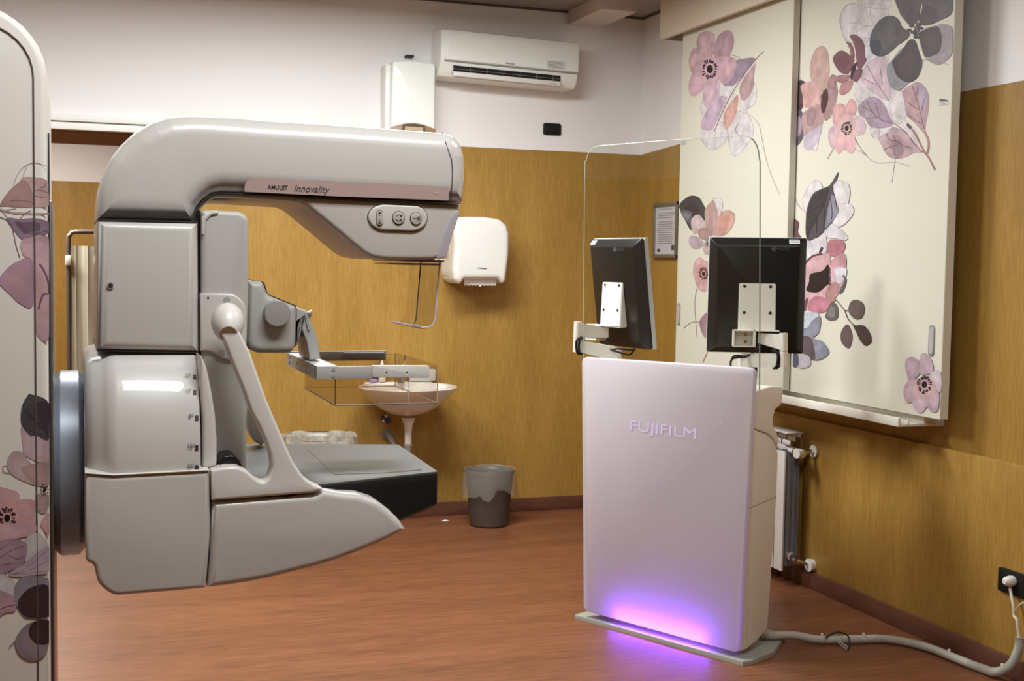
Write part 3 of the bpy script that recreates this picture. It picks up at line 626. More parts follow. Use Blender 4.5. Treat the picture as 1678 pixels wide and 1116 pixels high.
drum = mb.build('drum_cover', T, 50)
# scale marks on the drum
TXT = mat('print_dark', (48, 44, 46), .6)
def on_drum(u, v):
    d = ray(u, v); best = None
    lo, hi = yb-.02, YC-.05
    for k in range(400):
        y = lo+(hi-lo)*k/400; p = CAM+d*(y/d.y)
        zz = (p.z-(zmid-.005))/(ztop-zmid+.005)
        if zz >= 1: continue
        ys = YC-.17-.135*math.cos(math.asin(max(0, zz))) if zz > 0 else YC-.235
        if y >= ys: return p, zz
    return CAM+d*(yb/d.y), 0
for s_, u, v in (('-25°', 302, 620), ('-15°', 303, 645), ('0°', 309, 687), ('15°', 308, 735.5), ('25°', 307, 768.5)):
    p, zz = on_drum(u, v-2); a = math.asin(max(0, min(1, zz))); ez = Vector((0, math.sin(a)*.75, math.cos(a)+.15)).normalized()
    faint = s_.startswith('-')
    m_ = mat('print_faint', (150, 146, 148), .6) if faint else TXT
    text(s_, m_, drum, p-Vector((0, .0015, 0)), (1, 0, 0), ez, .0075, width=.0125 if s_ != '0°' else .009, depth=.0015)
    p2, zz = on_drum(322.5 if not faint else 319, v-2.5); mk = MB(); mk.box((-.0028, -.0012, -.0045), (.0028, .0012, .0045), TXT); o = mk.build('scale_mark', drum); 
    for vv in o.data.vertices: vv.co = Vector((p2.x, p2.y-.0012, p2.z))+Vector((1, 0, 0))*vv.co.x+ez*vv.co.z+ez.cross(Vector((1, 0, 0)))*-vv.co.y
# curved cheek right of the drum
mb = MB(); slabpx(mb, [(327,578),(338,600),(346,640),(352,678),(355,720),(355,764),(332,768),(331,690),(327,630)], yb+.02, .57, WHITE_PLASTIC, .008, rr=8); mb.build('drum_cheek', T)
# lower shell left
mb = MB(); slabpx(mb, [(139,775.5,3),(185,779,4),(343,771,2),(344,877),(337,962,3),(300,966),(185,975.5,12),(160,955,10),(154,925,6),(141,918,4),(139,893)], yb-.004, .618, GANTRY, .010, .03, rr=6); mb.build('lower_shell', T)
mb = MB(); slabpx(mb, [(139,773.6),(185,777),(343,769),(343,771.8),(185,779.8),(139,776.4)], yb-.006, .1, WHITE_PLASTIC, .002, rr=1)
mb.build('shell_lip', T)
# lower shell right, towards the table
mb = MB(); slabpx(mb, [(346.5,821.5,1),(514.5,808.5,4),(529,801,2),(557,806.5),(586,809),(615,819),(636,834),(652,850),(663.6,866,2),(622,888),(586,903),(550,916.5),(515,927),(479,936),(440,946),(407,952.5),(370,958),(338.5,961.5,3),(343,920),(345,877)], yb-.004, .618, GANTRY, .014, rr=5); mb.build('nose_shell', T)
# handle shell
HO = [(386,536.5,1),(391.5,541.5),(409,577),(423,617),(437,657),(454,697),(466,725),(479,755),(491,773),(500,784),(513,793),(529,800,2),(514.5,807,4),(346.5,820,1),(345,770.5,1),(371,764.5),(389,764.5),(404,771.5),(421,786),(432,790),(441,782),(446,766),(443,745),(434,720),(424,697),(411,674),(397,634),(383,600),(368.5,563),(361.5,546.5,3)]
mb = MB(); slabpx(mb, HO, yb-.008, .05, WHITE_PLASTIC, .006, rr=4)
mb.slab([UY(*p, yb+.02) for p in ((346,772),(389,767),(404,774),(421,789),(440,790),(470,775),(500,790),(529,801),(514,806),(347,818))], (0, .03, 0), WHITE_PLASTIC)
mb.build('handle', T)
# second handle on the far side, its white foot shows behind the near one
mb = MB(); slabpx(mb, [(405,655),(424,697),(436,722),(428,730),(415,722),(406,706),(402,690)], YC+.24, .04, WHITE_PLASTIC, .006, rr=2); mb.build('handle', T)
mb = MB(); 
rows = []
for h, r_ in ((-.0, .026), (-.008, .029), (-.02, .032), (-.045, .033), (-.06, .031), (-.072, .024), (-.078, .012)):
    pass
p0, p1 = UY(374, 544, yb+.0), UY(372, 512, yb+.05)
ax = (p1-p0).normalized(); q0 = p0-ax*.004
prof = [(.016, -.003), (.0185, .0), (.0235, .008), (.0285, .02), (.031, .034), (.030, .046), (.026, .056), (.018, .064), (.008, .068), (.001, .069)]
side = Vector((1, 0, 0)); fy = ax.cross(side).normalized(); side = fy.cross(ax)
for r_, h in prof: rows.append([q0+ax*h+side*r_*math.cos(2*math.pi*k/32)+fy*r_*1.15*math.sin(2*math.pi*k/32) for k in range(32)])
mb.grid(rows, WHITE_PLASTIC, True, True); mb.build('handle_socket', T)
# lower grey inner column and its plate
mb = MB(); slabpx(mb, [(329,345),(345,344.5,8),(395,347,8),(407,358,8),(407,482),(403,600),(403,775),(329,775)], yb+.10, .40, GANTRY_TRIM, .01, rr=6)
mb.build('inner_column', T)
mb = MB(); slabpx(mb, [(328,481,1),(385,481,14),(403,500,12),(403,590,3),(368,590,10),(345,575,8),(328,575,1)], yb+.093, .06, GANTRY, .004, rr=3); hp = mb.build('pivot_plate', T)
for u, v, r_ in ((371.5,492,.0065),(363,578,.0065),(341,488,.002)):
    p = UY(u, v, yb+.093); mb = MB(); mb.lathe([(r_*1.05, .0005), (r_*1.05, -.0006)], SEAM if r_ < .003 else GREY_P, (p.x, p.y, p.z), 'y', 20); mb.build('screw_cap', hp)
mb = MB(); slabpx(mb, [(330,356),(348,345.5),(358,345.5),(358,351),(346,353),(337,362),(334,385),(330,385)], yb+.096, .02, GANTRY, .003, rr=3); mb.build('column_cap', T)
# cable grommet cut out
mb = MB(); slabpx(mb, [(357,764),(365,747),(382,745),(391,752),(398,766),(380,764)], yb+.03, .08, BLACK, .004, rr=5); mb.build('recess_insert', T)
# middle block
mb = MB(); slabpx(mb, [(159.5,361,2),(323.5,364.5,1),(325,576,1),(158.5,573.5,2)], yn-.045, .42, GANTRY, .02, rr=2)
mid = mb.build('arm_block', T)
p = UY(181, 468, yn-.047); MB().lathe([(.0065, .001), (.0065, -.001)], GREY_P, tuple(p), 'y', 20).lathe([(.0045, -.001), (.0045, -.0016)], SEAM, tuple(p), 'y', 20).build('plug_hole', mid)
mb = MB()
for P in ([(159.5,358.5),(323,362.2),(323,365),(159.5,361.6)], [(158.5,573.2),(326,576.6),(326,579),(158.5,575.8)]): slabpx(mb, P, yn-.036, .38, SEAM, rr=.3)
slabpx(mb, [(323,345),(328,345),(327,620),(323,620)], yn-.02, .36, BLACK, rr=1)
mb.build('joint_seam', T)
# upper arm
UA = [(159.5,359,1),(160,330),(163,306),(170,283),(181,260),(198,238),(222,216),(248,201),(276,192.5),(312,189.5),(360,192),(420,197),(560,206),(680,215),(722,218),(740,223.5),(752,236),(758,256),(759,292),(755,332,2),(650,328),(540,323),(440,318),(360,315),(345,318),(331,328),(320,341),(314,362,1)]
mb = MB(); slabpx(mb, UA, yn-.02, .38, GANTRY, .04, rr=3, seg=7); ua = mb.build('upper_arm_cover', T, 30)
yf = yn-.02
def flat(mb, P, y, m, th=.0012, rr=2): return slabpx(mb, P, y-th, th, m, 0, 0, rr=rr)
STRIPE = mat('mauve_stripe', (168, 143, 139), .38)
mb = MB(); flat(mb, [(400.7,314.2,1),(401,300,6),(412,291,8),(430,291,6),(736,306,1),(735,328.5,1),(560,322)], yf, STRIPE, .001); st = mb.build('name_stripe', T)
INKM = mat('brown_ink', (60, 44, 46), .6)
e = (UY(546, 318, yf)-UY(438, 313, yf)).normalized()
text('AMULET', INKM, st, UY(438.5, 309.5, yf-.001), e, (0, 0, 1), .0085, width=.0395, name='lettering', bold=.01)
text('Innovality', INKM, st, UY(482, 313.5, yf-.001), e, (0, 0, 1), .0135, shear=.35, width=.071, name='lettering')
mb = MB(); p = UY(715, 316, yf-.001); mb.lathe([(.0022, 0), (.0022, -.001)], GANTRY, tuple(p), 'y', 16).build('indicator_dot', st)
mb = MB()
mb.tube([UY(724.5,217.5,yf+.036), UY(727,223,yf+.018), UY(730.5,234,yf+.004), UY(735,248,yf), UY(740,262,yf), UY(741.5,280,yf), UY(741,300,yf), UY(739,318,yf), UY(738,331,yf+.003)], .0011, SEAM, 6)
mb.build('cap_seam', ua)
# tube housing below the seam
TUBE = mat('tube_cover_grey', (186, 178, 172), .42, coat=.2)
TH = [(478,330.5,1),(490,332),(503,338),(520,352),(548,375),(576,399),(596,415),(610,422),(632,425),(660,425.5),(706,425.5),(722,421,5),(731,405),(739,385),(746,362),(754,334,1),(650,329.5),(540,324.5),(478,321.4,1)]
RB = [(315,363,1),(322,342),(333,329),(346,319.3),(360,316.3),(482,321.5,1),(482,330,1),(440,327),(400,325),(354,324),(341,329),(331,340),(327,350),(323.5,363,1)]
mb = MB(); slabpx(mb, TH, yn-.008, .33, TUBE, .009, .03, rr=3, seg=5); slabpx(mb, RB, yn-.008, .33, TUBE, .003, rr=1, seg=3); th = mb.build('tube_housing', T, 30)
mb = MB(); yth = yn-.008
flat(mb, [(322,342),(333,328),(346,318.3),(360,315.3),(440,318.3),(540,323.3),(650,328.3),(755,333),(755,334.4),(650,330),(540,325),(440,320),(360,317),(347,320),(334,330),(324,343),(317,364),(313,364)], yth+.003, SEAM, .012, 0.5); mb.build('cover_seam', th)
POD = mat('pod_plastic', (196, 190, 184), .35, coat=.3)
stad = [(622,335),(684,337.5),(696,344),(701,357),(695,372),(680,379),(622,377),(608,370),(601,356),(608,342)]
mb = MB(); flat(mb, [(a+(a-651)*.025, b+(b-357)*.05) for a, b in stad], yth, SEAM, .0008, 9); q = rnd(stad, 9); pts = [UY(p[0], p[1], yth-.0008) for p in q]
mb.slab([p-Vector((0, .006, 0)) for p in pts], (0, .006, 0), POD, .004, 0, 4); pod = mb.build('button_pod', T)
BT = mat('button_grey', (176, 170, 165), .4)
for (u, v, rx, rz) in ((622, 357, .0065, .0145), (653, 357, .0122, .0128), (681.5, 358, .0115, .0125)):
    p = UY(u, v, yth-.0075); mb = MB()
    for kk, yy, hh, m_ in ((1.1, 0, .0008, SEAM), (1, -.0008, .002, BT)):
        P = []
        for k in range(28):
            a = 2*math.pi*k/28
            if rz > rx*1.5: P.append((p.x+rx*kk*math.cos(a), p.y+yy, p.z+(rz*kk-rx*kk)*(1 if math.sin(a) > 0 else -1)+rx*kk*math.sin(a)))
            else: P.append((p.x+rx*kk*math.cos(a), p.y+yy, p.z+rz*kk*math.sin(a)))
        mb.slab([Vector(q) for q in P], (0, -hh, 0), m_, 0, .0006 if m_ is BT else 0, 2)
    yy = p.y-.0032
    if rz > rx*1.5: S = [[(0, .012), (0, .004)], [(-.003, .009), (0, .012), (.003, .009)], [(0, -.012), (0, -.004)], [(-.003, -.009), (0, -.012), (.003, -.009)]]
    elif u < 660: S = [[(-.006, .003), (-.003, .006), (.003, .006), (.006, .003)], [(-.006, -.004), (-.002, -.006), (.003, -.006), (.006, -.003)], [(.006, .008), (.006, .003), (.002, .003)], [(.006, -.008), (.006, -.003), (.002, -.003)]]
    else: S = [[(-.006, 0), (.006, 0)], [(.002, .004), (.006, 0), (.002, -.004)], [(.0075, .005), (.0075, -.005)]]
    for l in S:
        for q1, q2 in zip(l[:-1], l[1:]): mb.tube([(p.x+q1[0], yy, p.z+q1[1]), (p.x+q2[0], yy, p.z+q2[1])], .0007, INKM, 5)
    mb.build('button', pod)
# clear face guard
ACR = clear('clear_acrylic', (.86, .85, .86), 1.5); ACE = mat('acrylic_edge', (196, 188, 200), .15, spec=.8); ACD = mat('acrylic_edge_dark', (92, 72, 66), .3)
GX = UY(712, 480, YC-.12).x
def edge(mb, pts, r, m): mb.tube(pts, r, m, 6)
yg0, yg1 = YC-.125, YC+.125
zt_, zb_ = UY(712, 428, yg0).z, UY(711, 537, yg0).z
mb = MB()
sec2 = []
for k in range(13):
    t_ = k/12; z = zt_+(zb_+.02-zt_)*t_; sec2.append((GX+.010-.009*t_, z))
sec2 += [(GX-.003, zb_+.008), (GX-.012, zb_+.001), (GX-.028, zb_)]
A = [Vector((x, yg0, z)) for x, z in sec2]; B_ = [Vector((x, yg1, z)) for x, z in sec2]
mb.grid([A, B_], ACR); 
W1 = [Vector((x-.042, yg0, z)) for x, z in sec2]; mb.grid([A, W1], ACR)
gd = mb.build('face_guard', T)
mb = MB(); edge(mb, A, .0022, ACE); edge(mb, [A[-1], B_[-1]], .003, ACE); edge(mb, W1[:-2], .0015, ACD); edge(mb, [W1[-3], A[-1]], .0015, ACE); edge(mb, [p+Vector((.002, .002, 0)) for p in A], .0008, ACD); mb.build('guard_edge', gd)
mb = MB(); xg = (UY(660, 428, YC-.14).x, UY(728, 428, YC-.14).x)
PURP = mat('smoked_acrylic', (120, 104, 128), .2, coat=.4)
mb.box((xg[0], YC-.14, zt_-.002), (xg[1], YC+.14, zt_+.004), PURP, .001).box((xg[0]+.004, YC-.135, zt_-.009), (xg[1]-.006, YC+.135, zt_-.005), PURP, .001)
mb.build('guard_slide', T)
# smoked wedge between housing and guard
mb = MB(); slabpx(mb, [(751,345),(753,350),(741,385),(731,422),(715,424),(720,404),(730,376),(739,355),(746,346)], yth-.003, .01, mat('guard_bracket', (170, 160, 166), .35), .002, rr=1); mb.build('guard_bracket', T)
# compression drive box
GB = mat('compressor_grey', (166, 162, 158), .5)
ycb = yb+.13
mb = MB(); slabpx(mb, [(406,462,2),(418,461,2),(430,462,4),(437,482,6),(445,486,4),(484,502,3),(485,510),(483,568,6),(476,578,8),(420,578,10),(408,572,8),(405,560)], ycb, .33, GB, .014, rr=4); cb = mb.build('compression_drive', T)
mb = MB(); slabpx(mb, [(429,461),(433,463),(439,482),(447,485),(485,500.5),(485,568),(483,568),(483,503),(446,488),(436,484)], ycb+.012, .3, SEAM, 0, 0, rr=1); mb.build('drive_seam', cb)
p = UY(452, 513, ycb); mb = MB()
mb.lathe([(.026, .012), (.0262, -.018), (.0245, -.0225), (.012, -.0235), (.001, -.0235)], mat('knob_grey', (150, 146, 143), .45), tuple(p), 'y', 40); mb.build('knob', cb)
# paddle holder
LG = mat('light_grey_metal', (188, 186, 183), .4, metal=.2)
yp0, yp1 = 2.497, 2.87
mb = MB(); slabpx(mb, [(485,503,1),(503,510,3),(512,512,4),(508,522),(515,540),(521,560),(525,588,1),(507,590,1),(502,560),(496,545),(493,536),(492,525),(487,528),(487,565),(485,566)], YC-.06, .13, LG, .004, rr=2); hd = mb.build('paddle_holder', T)
mb = MB(); slabpx(mb, [(490,524),(498,522),(501,545),(497,552),(491,552)], YC-.055, .12, SEAM, rr=1); slabpx(mb, [(499,514),(502,515),(508,540),(505,541)], YC-.065, .01, GREY_P, rr=1); slabpx(mb, [(505,512),(512,508),(513,511),(507,518)], YC-.065, .02, LG, .002, rr=1); mb.build('latch', hd)
za, zbb = UY(528, 600, yp0).z, UY(528, 622.5, yp0).z; xA = UY(529, 610, yp0).x
mb = MB(); mb.slab([Vector(q) for q in ((xA-.012, yp0, zbb), (xA+.03, yp0, zbb), (xA+.03, yp0, za), (xA-.012, yp0, za))], (0, yp1-yp0, 0), LG, .002, .002, 2)
for yy, zz in ((yp0+.02, .3), (yp0+.02, .7), (yp0+.12, .3), (yp0+.12, .7), (yp1-.04, .3), (yp1-.04, .7), (yp1-.14, .5)):
    mb.lathe([(.0025, 0), (.0025, -.0008)], SEAM, (xA-.012, yy, zbb+(za-zbb)*zz), 'x', 10)
mb.build('cross_bar', T)
mb = MB(); x2, x3 = UY(613, 610, yp0).x, UY(703, 610, yp0).x
mb.box((xA+.028, yp0, zbb), (x2+.01, yp0+.006, za-.001), LG, .0015)
for zz in (.3, .75): mb.lathe([(.0038, 0), (.0038, -.0012)], GREY_P, (xA+.022, yp0, zbb+(za-zbb)*zz), 'y', 14)
mb.slab([UY(p[0], p[1], yp0-.004) for p in rnd([(610,598.5),(704,599,4),(704,619.5,4),(611,618.5)], 2)], (0, .007, 0), mat('white_clip', (216, 213, 210), .4), .0015, .0015, 2)
for u in (633.5, 667): p = UY(u, 610, yp0-.004); mb.lathe([(.0018, 0), (.0018, -.0006)], SEAM, tuple(p), 'y', 10)
mb.build('paddle_arm', T)
mb = MB(); zf = UY(560, 575, yp1).z; zg = UY(560, 591, yp1).z; x4 = UY(633.5, 583, yp1-.01).x; x5 = UY(562, 583, yp1-.01).x
mb.box((xA-.01, yp1-.006, zg), (x4, yp1, zf), LG, .002).box((x5, yp1-.012, zg+.002), (x4-.004, yp1-.006, zf-.003), GREY_P, .003); mb.build('paddle_arm', T)
# paddle tray
PZ = UY(716, 660.5, yp0).z; pxl, pxr = UY(550, 661, yp0).x, UY(717, 661, yp0).x; pzt = UY(719, 598, yp0).z
yq0, yq1 = yp0+.004, yp1-.012
mb = MB(); PAD = clear('paddle_acrylic', (.93, .91, .89), 1.45)
mb.box((pxl, yq0, PZ), (pxr, yq1, PZ+.003), PAD).box((pxr-.003, yq0, PZ+.003), (pxr, yq1, pzt), PAD).box((pxl, yq0, PZ+.003), (pxl+.003, yq1, za), PAD).box((pxl+.003, yq1-.003, PZ+.003), (pxr-.003, yq1, pzt-.01), PAD).box((pxl+.003, yq0, PZ+.003), (pxr-.003, yq0+.003, za-.005), PAD)
pd = mb.build('compression_paddle', T)
mb = MB(); AE = mat('paddle_edge', (196, 164, 130), .25)
c = [Vector((x, y, PZ)) for x, y in ((pxl, yq0), (pxr, yq0), (pxr, yq1), (pxl, yq1))]
edge(mb, [c[0], c[1]], .0016, ACD); edge(mb, [c[1], c[2]], .0011, AE); edge(mb, [c[2], c[3]], .0012, AE); edge(mb, [c[3], c[0]], .0016, ACD)
edge(mb, [c[0], c[0]+Vector((0, 0, za-PZ))], .0011, ACD); edge(mb, [c[1], Vector((pxr+.001, yq0, pzt))], .0013, AE); edge(mb, [c[2], Vector((pxr, yq1, pzt-.005))], .001, AE)
edge(mb, [Vector((pxr, yq1, pzt-.005)), Vector((pxl+.05, yq1, pzt-.005))], .0008, ACD); edge(mb, [Vector(((pxl+pxr)/2+.045, yq0, PZ)), Vector(((pxl+pxr)/2+.045, yq0, za-.006))], .0009, WHITE_PLASTIC)
mb.build('paddle_rim', pd)
# detector table
zt = 1.06
tn = [UZ(470, 800, zt), UZ(718, 773, zt), UZ(652, 728, zt), UZ(405, 727, zt)]
tl = [Vector((tn[0].x-.15, tn[0].y+.05, zt)), tn[0], tn[1], tn[2], tn[3], Vector((tn[3].x-.15, tn[3].y, zt))]
zr = UY(719, 832, tn[1].y).z; pm_ = UY(664, 863, tn[1].y-.02)
mb = MB()
tops = rnd([(p.x*1000, p.y*1000) for p in (tl[0], tl[1], tl[2], tl[3], tl[4], tl[5])], 8)
tops = [(a/1000, b/1000) for a, b in tops]; 
def zlow(x): return zr if x > tn[1].x-.01 else zr-(tn[1].x-.01-x)*((zr-pm_.z)/(tn[1].x-.01-pm_.x))
rows = [[Vector((tn[2].x+(x-tn[2].x)*.985, 2.684+(y-2.684)*.985, zt)) for x, y in tops], [Vector((x, y, zt-.004)) for x, y in tops], [Vector((x, y, zt-.02)) for x, y in tops], [Vector((x, y, max(zlow(x), pm_.z-.05)+.008)) for x, y in tops], [Vector((x+(tn[3].x-x)*.02, 2.684+(y-2.684)*.96, max(zlow(x), pm_.z-.05))) for x, y in tops]]
rows = [[min_p for min_p in r_] for r_ in rows]
i_ = mb.mi(CARBON); j_ = mb.mi(PBLACK)
V = [[mb.bm.verts.new(p) for p in r_] for r_ in rows]; n_ = len(tops)
for a in range(4):
    for k in range(n_):
        f = mb.bm.faces.new((V[a][k], V[a][(k+1) % n_], V[a+1][(k+1) % n_], V[a+1][k])); f.material_index = i_ if a == 0 else j_; f.smooth = True
f = mb.bm.faces.new(V[0]); f.material_index = i_; f = mb.bm.faces.new(V[-1]); f.material_index = j_
tb = mb.build('breast_support_table', T)
GL = mat('guide_line', (128, 106, 88), .5)
mb = MB(); L4 = [UZ(*p, zt+.0006) for p in ((505, 737), (548, 777), (620, 775.5), (690, 770))]
mb.tube(L4, .0008, GL, 4); mb.build('guide_line', tb)

# ------------------------------------------------------------------ acquisition console
P0 = Vector((2.019, 4.751, 0)); UU = Vector((.449, -.894, 0)).normalized(); WW = Vector((.894, .449, 0)).normalized()
def UPn(u, v, off=0, n=WW, p0=P0):
    d = ray(u, v); q = p0+n*off; return CAM+d*((q.dot(n)-CAM.dot(n))/d.dot(n))
def cw(a, b, z): return P0+UU*a+WW*b+Vector((0, 0, z))
K = thing('console', tuple(cw(.38, .2, 0)), 'white control console with purple glowing front panel and clear screen above', 'console')
PANEL = bpy.data.materials.new('milky_panel'); PANEL.use_nodes = True; nt = PANEL.node_tree
b_ = nt.nodes['Principled BSDF']; b_.inputs['Base Color'].default_value = (lin(206), lin(198), lin(205), 1); b_.inputs['Roughness'].default_value = .45
tr = nt.nodes.new('ShaderNodeBsdfTranslucent'); tr.inputs[0].default_value = (.9, .86, .95, 1); mx = nt.nodes.new('ShaderNodeMixShader'); mx.inputs[0].default_value = .3
nt.links.new(b_.outputs[0], mx.inputs[1]); nt.links.new(tr.outputs[0], mx.inputs[2]); nt.links.new(mx.outputs[0], nt.nodes['Material Output'].inputs[0])
FP = [(952.5,588,7),(1010,588.5),(1225,602,9),(1238,615,9),(1237,700),(1223,900),(1208,1066,9),(1190,1069,6),(955.5,999,8),(954,800)]
FP = [(953,585,9),(1236,603,12),(1209,1071,10),(956,1001,9)]
q = [UPn(p[0], p[1], -.0) for p in rnd(FP, 9, 6)]
mb = MB(); n_ = len(q); cen = sum(q, Vector())/n_
def shrink(q, k): return [p+(cen-p).normalized()*k for p in q]
mb.grid([[p+WW*.022 for p in q], [p+WW*.006 for p in q], [p+WW*.0015 for p in shrink(q, .002)], shrink(q, .006)], PANEL, True); mb.face(shrink(q, .006), PANEL)
fp = mb.build('front_panel', K, 50)
LED = (.35, .12, 1.0)
GLOW = mat('lit_letters', (200, 188, 212), .5, emit=(.42, .25, 1), strength=.06)
ex = UU.copy()
p0_ = UPn(1033, 705.5, -.001)
dirn = (UPn(1140, 716, -.001)-p0_).normalized()
text('FUJIFILM', GLOW, fp, p0_, UU, (0, 0, 1), .042, width=(UPn(1140, 716, -.001)-p0_).length, name='lit_lettering', depth=.0001)
mb = MB()
for v in (691, 694.5, 698): p = UPn(1181.5, v, -.001); mb.box((-.004, -.0006, -.001), (.004, .0006, .001), GLOW, 0, Matrix.Translation(p) @ Matrix.Rotation(math.atan2(UU.y, UU.x), 4, 'Z'))
mb.build('status_light', fp)
# side and body
prof = [(1216,1066),(1240,1051),(1258,1030),(1262,975),(1265,926),(1272.5,820),(1275.5,745),(1273,732),(1276,721),(1271,708),(1265,697),(1265.5,685),(1269,671),(1278,664.5),(1280.5,655),(1282,643),(1280,634),(1262,633),(1240,640)]
SU = (UPn(1209, 1068)-P0).dot(UU)-.004; sp0 = P0+UU*SU
pr = [UPn(a, b, 0, UU, sp0) for a, b in prof]
pp = [((p-P0).dot(WW), p.z) for p in pr]; print('console profile', [(round(a, 3), round(b, 3)) for a, b in pp])
GB_ = .066
fz = [(.0215, pp[0][1]), (GB_+.01, pp[0][1]), (GB_+.01, pp[-1][1]), (.0215, pp[-1][1])]
pp = [(GB_, pp[0][1])]+[(max(a, GB_+.004), b) for a, b in pp[1:]]+[(GB_, pp[-1][1])]
BEI = mat('console_beige', (212, 196, 174), .5); BODY = mat('console_white', (226, 219, 208), .42)
lowp = [p for p in pp if p[1] < .86]; 
def side_slab(mb, P, a0, a1, m, r=.008):
    mb.slab([cw(a1, b, z) for b, z in P], UU*(a0-a1), m, r, r, 4)
kz = pp[7][1]
low = pp[:8]+[(pp[7][0]-.03, kz+.03), (pp[7][0]-.07, kz+.055), (GB_, kz+.085)]
upp = [(GB_, kz+.086), (pp[7][0]-.07, kz+.056), (pp[7][0]-.03, kz+.031), (pp[7][0]-.002, kz+.001)]+pp[8:]
mb = MB(); side_slab(mb, low, .03, SU, BODY, .006); side_slab(mb, fz, SU-.02, SU, BODY, .002); side_slab(mb, fz, .03, .05, BODY, .002); mb.build('body', K)
mb = MB(); side_slab(mb, upp, .025, SU+.005, BODY, .006); mb.build('upper_body', K)
mb = MB(); zc_ = UPn(1225, 826, 0, UU, sp0).z; mb.tube([cw(SU+.0005, .03, zc_-.02), cw(SU+.0005, pp[6][0]-.004, zc_+.004)], .0012, mat('joint_brown', (150, 130, 110), .7), 5); mb.build('body_joint', K)
mb = MB(); q = [cw(a, b, 0) for a, b in ((-.045, .0), (.80, -.012), (.815, .02), (.815, .18), (.73, .40), (.66, .42), (-.045, .42))]
mb.slab([p+Vector((0, 0, .0)) for p in q], (0, 0, .018), mat('base_grey', (150, 149, 142), .5), 0, .004, 2); mb.build('base_plate', K)
# LED strip behind the lower edge
mb = MB(); mb.box((.13, .058, .03), (SU-.10, .064, .045), mat('led_strip', (230, 200, 255), .5, emit=(.5, .16, 1), strength=.5)); o = mb.build('led_strip', K)
o.data.transform(Matrix.Translation(P0) @ Matrix(((UU.x, WW.x, 0, 0), (UU.y, WW.y, 0, 0), (0, 0, 1, 0), (0, 0, 0, 1))))
def aim(o, d): o.rotation_euler = Vector(d).to_track_quat('-Z', 'Y').to_euler()
amid = (.11+SU-.10)/2
l1 = area('console_led', tuple(cw(amid+.01, .052, .062)), .46, .02, 1.25, (.22, .055, 1)); l3 = area('console_led', tuple(cw(amid+.01, .016, .052)), .44, .008, .045, (1, .3, .8)); 
def orient(o, zdir, xdir):
    z = -Vector(zdir).normalized(); x = Vector(xdir).normalized(); y = z.cross(x); o.rotation_euler = Matrix(((x.x, y.x, z.x), (x.y, y.y, z.y), (x.z, y.z, z.z))).to_euler()
orient(l1, -WW+Vector((0, 0, .35)), UU); orient(l3, -WW+Vector((0, 0, .1)), UU)
l2 = area('console_led', tuple(cw(amid, .004, .026)), .5, .008, .22, (.14, .04, 1)); orient(l2, -WW*.9-Vector((0, 0, .35)), UU)
# glass screen
GLS = clear('screen_glass', (.975, .985, .98), 1.5); GLE = mat('glass_edge', (118, 128, 122), .25)
G_ = [(957,600,0),(957,250,26),(972,238,10),(1240,222,26),(1244,600,0)]
Gq = [(1244,640),(1245,300),(1244,262),(1240,240),(1231,227),(1219,222.5),(1205,223),(1150,226.5),(1080,231),(1000,237.5),(977,240),(966,248),(960,264),(957.5,300),(955,640)]
Gq = [tuple(p) for p in spline([Vector(p) for p in Gq], False, 3)]
gp = [UPn(p[0], p[1], .026) for p in Gq]
mb = MB(); mb.slab(gp, WW*.005, GLS); gs = mb.build('glass_screen', K)
mb = MB(); mb.tube([p+WW*.0025 for p in gp[:13]], .0026, GLE, 6); mb.tube([p+WW*.0025 for p in gp[12:]], .0013, mat('glass_edge_pale', (186, 190, 184), .25), 6); mb.build('glass_edge', gs)
mb = MB(); p = UPn(1120, 234, .024); R3 = Matrix(((UU.x, WW.x, 0, 0), (UU.y, WW.y, 0, 0), (0, 0, 1, 0), (0, 0, 0, 1)))
mb.box((-.012, 0, -.009), (.012, .0008, .009), clear('clear_sticker', (.88, .9, .94), 1.3), 0, Matrix.Translation(p) @ R3)
for k in range(3): mb.box((-.009, -.0006, .003-k*.004), (.006 if k else .0, 0, .0045-k*.004), mat('sticker_ink', (120, 124, 150), .6), 0, Matrix.Translation(p) @ R3)
mb.build('sticker', gs)
mb = MB(); p = UPn(1237, 604, .02); mb.box((-.03, 0, -.004), (.004, .012, .004), PBLACK, .001, Matrix.Translation(p) @ R3).box((-.006, 0, -.035), (.004, .012, .0), PBLACK, .001, Matrix.Translation(p) @ R3); mb.build('screen_clamp', K)

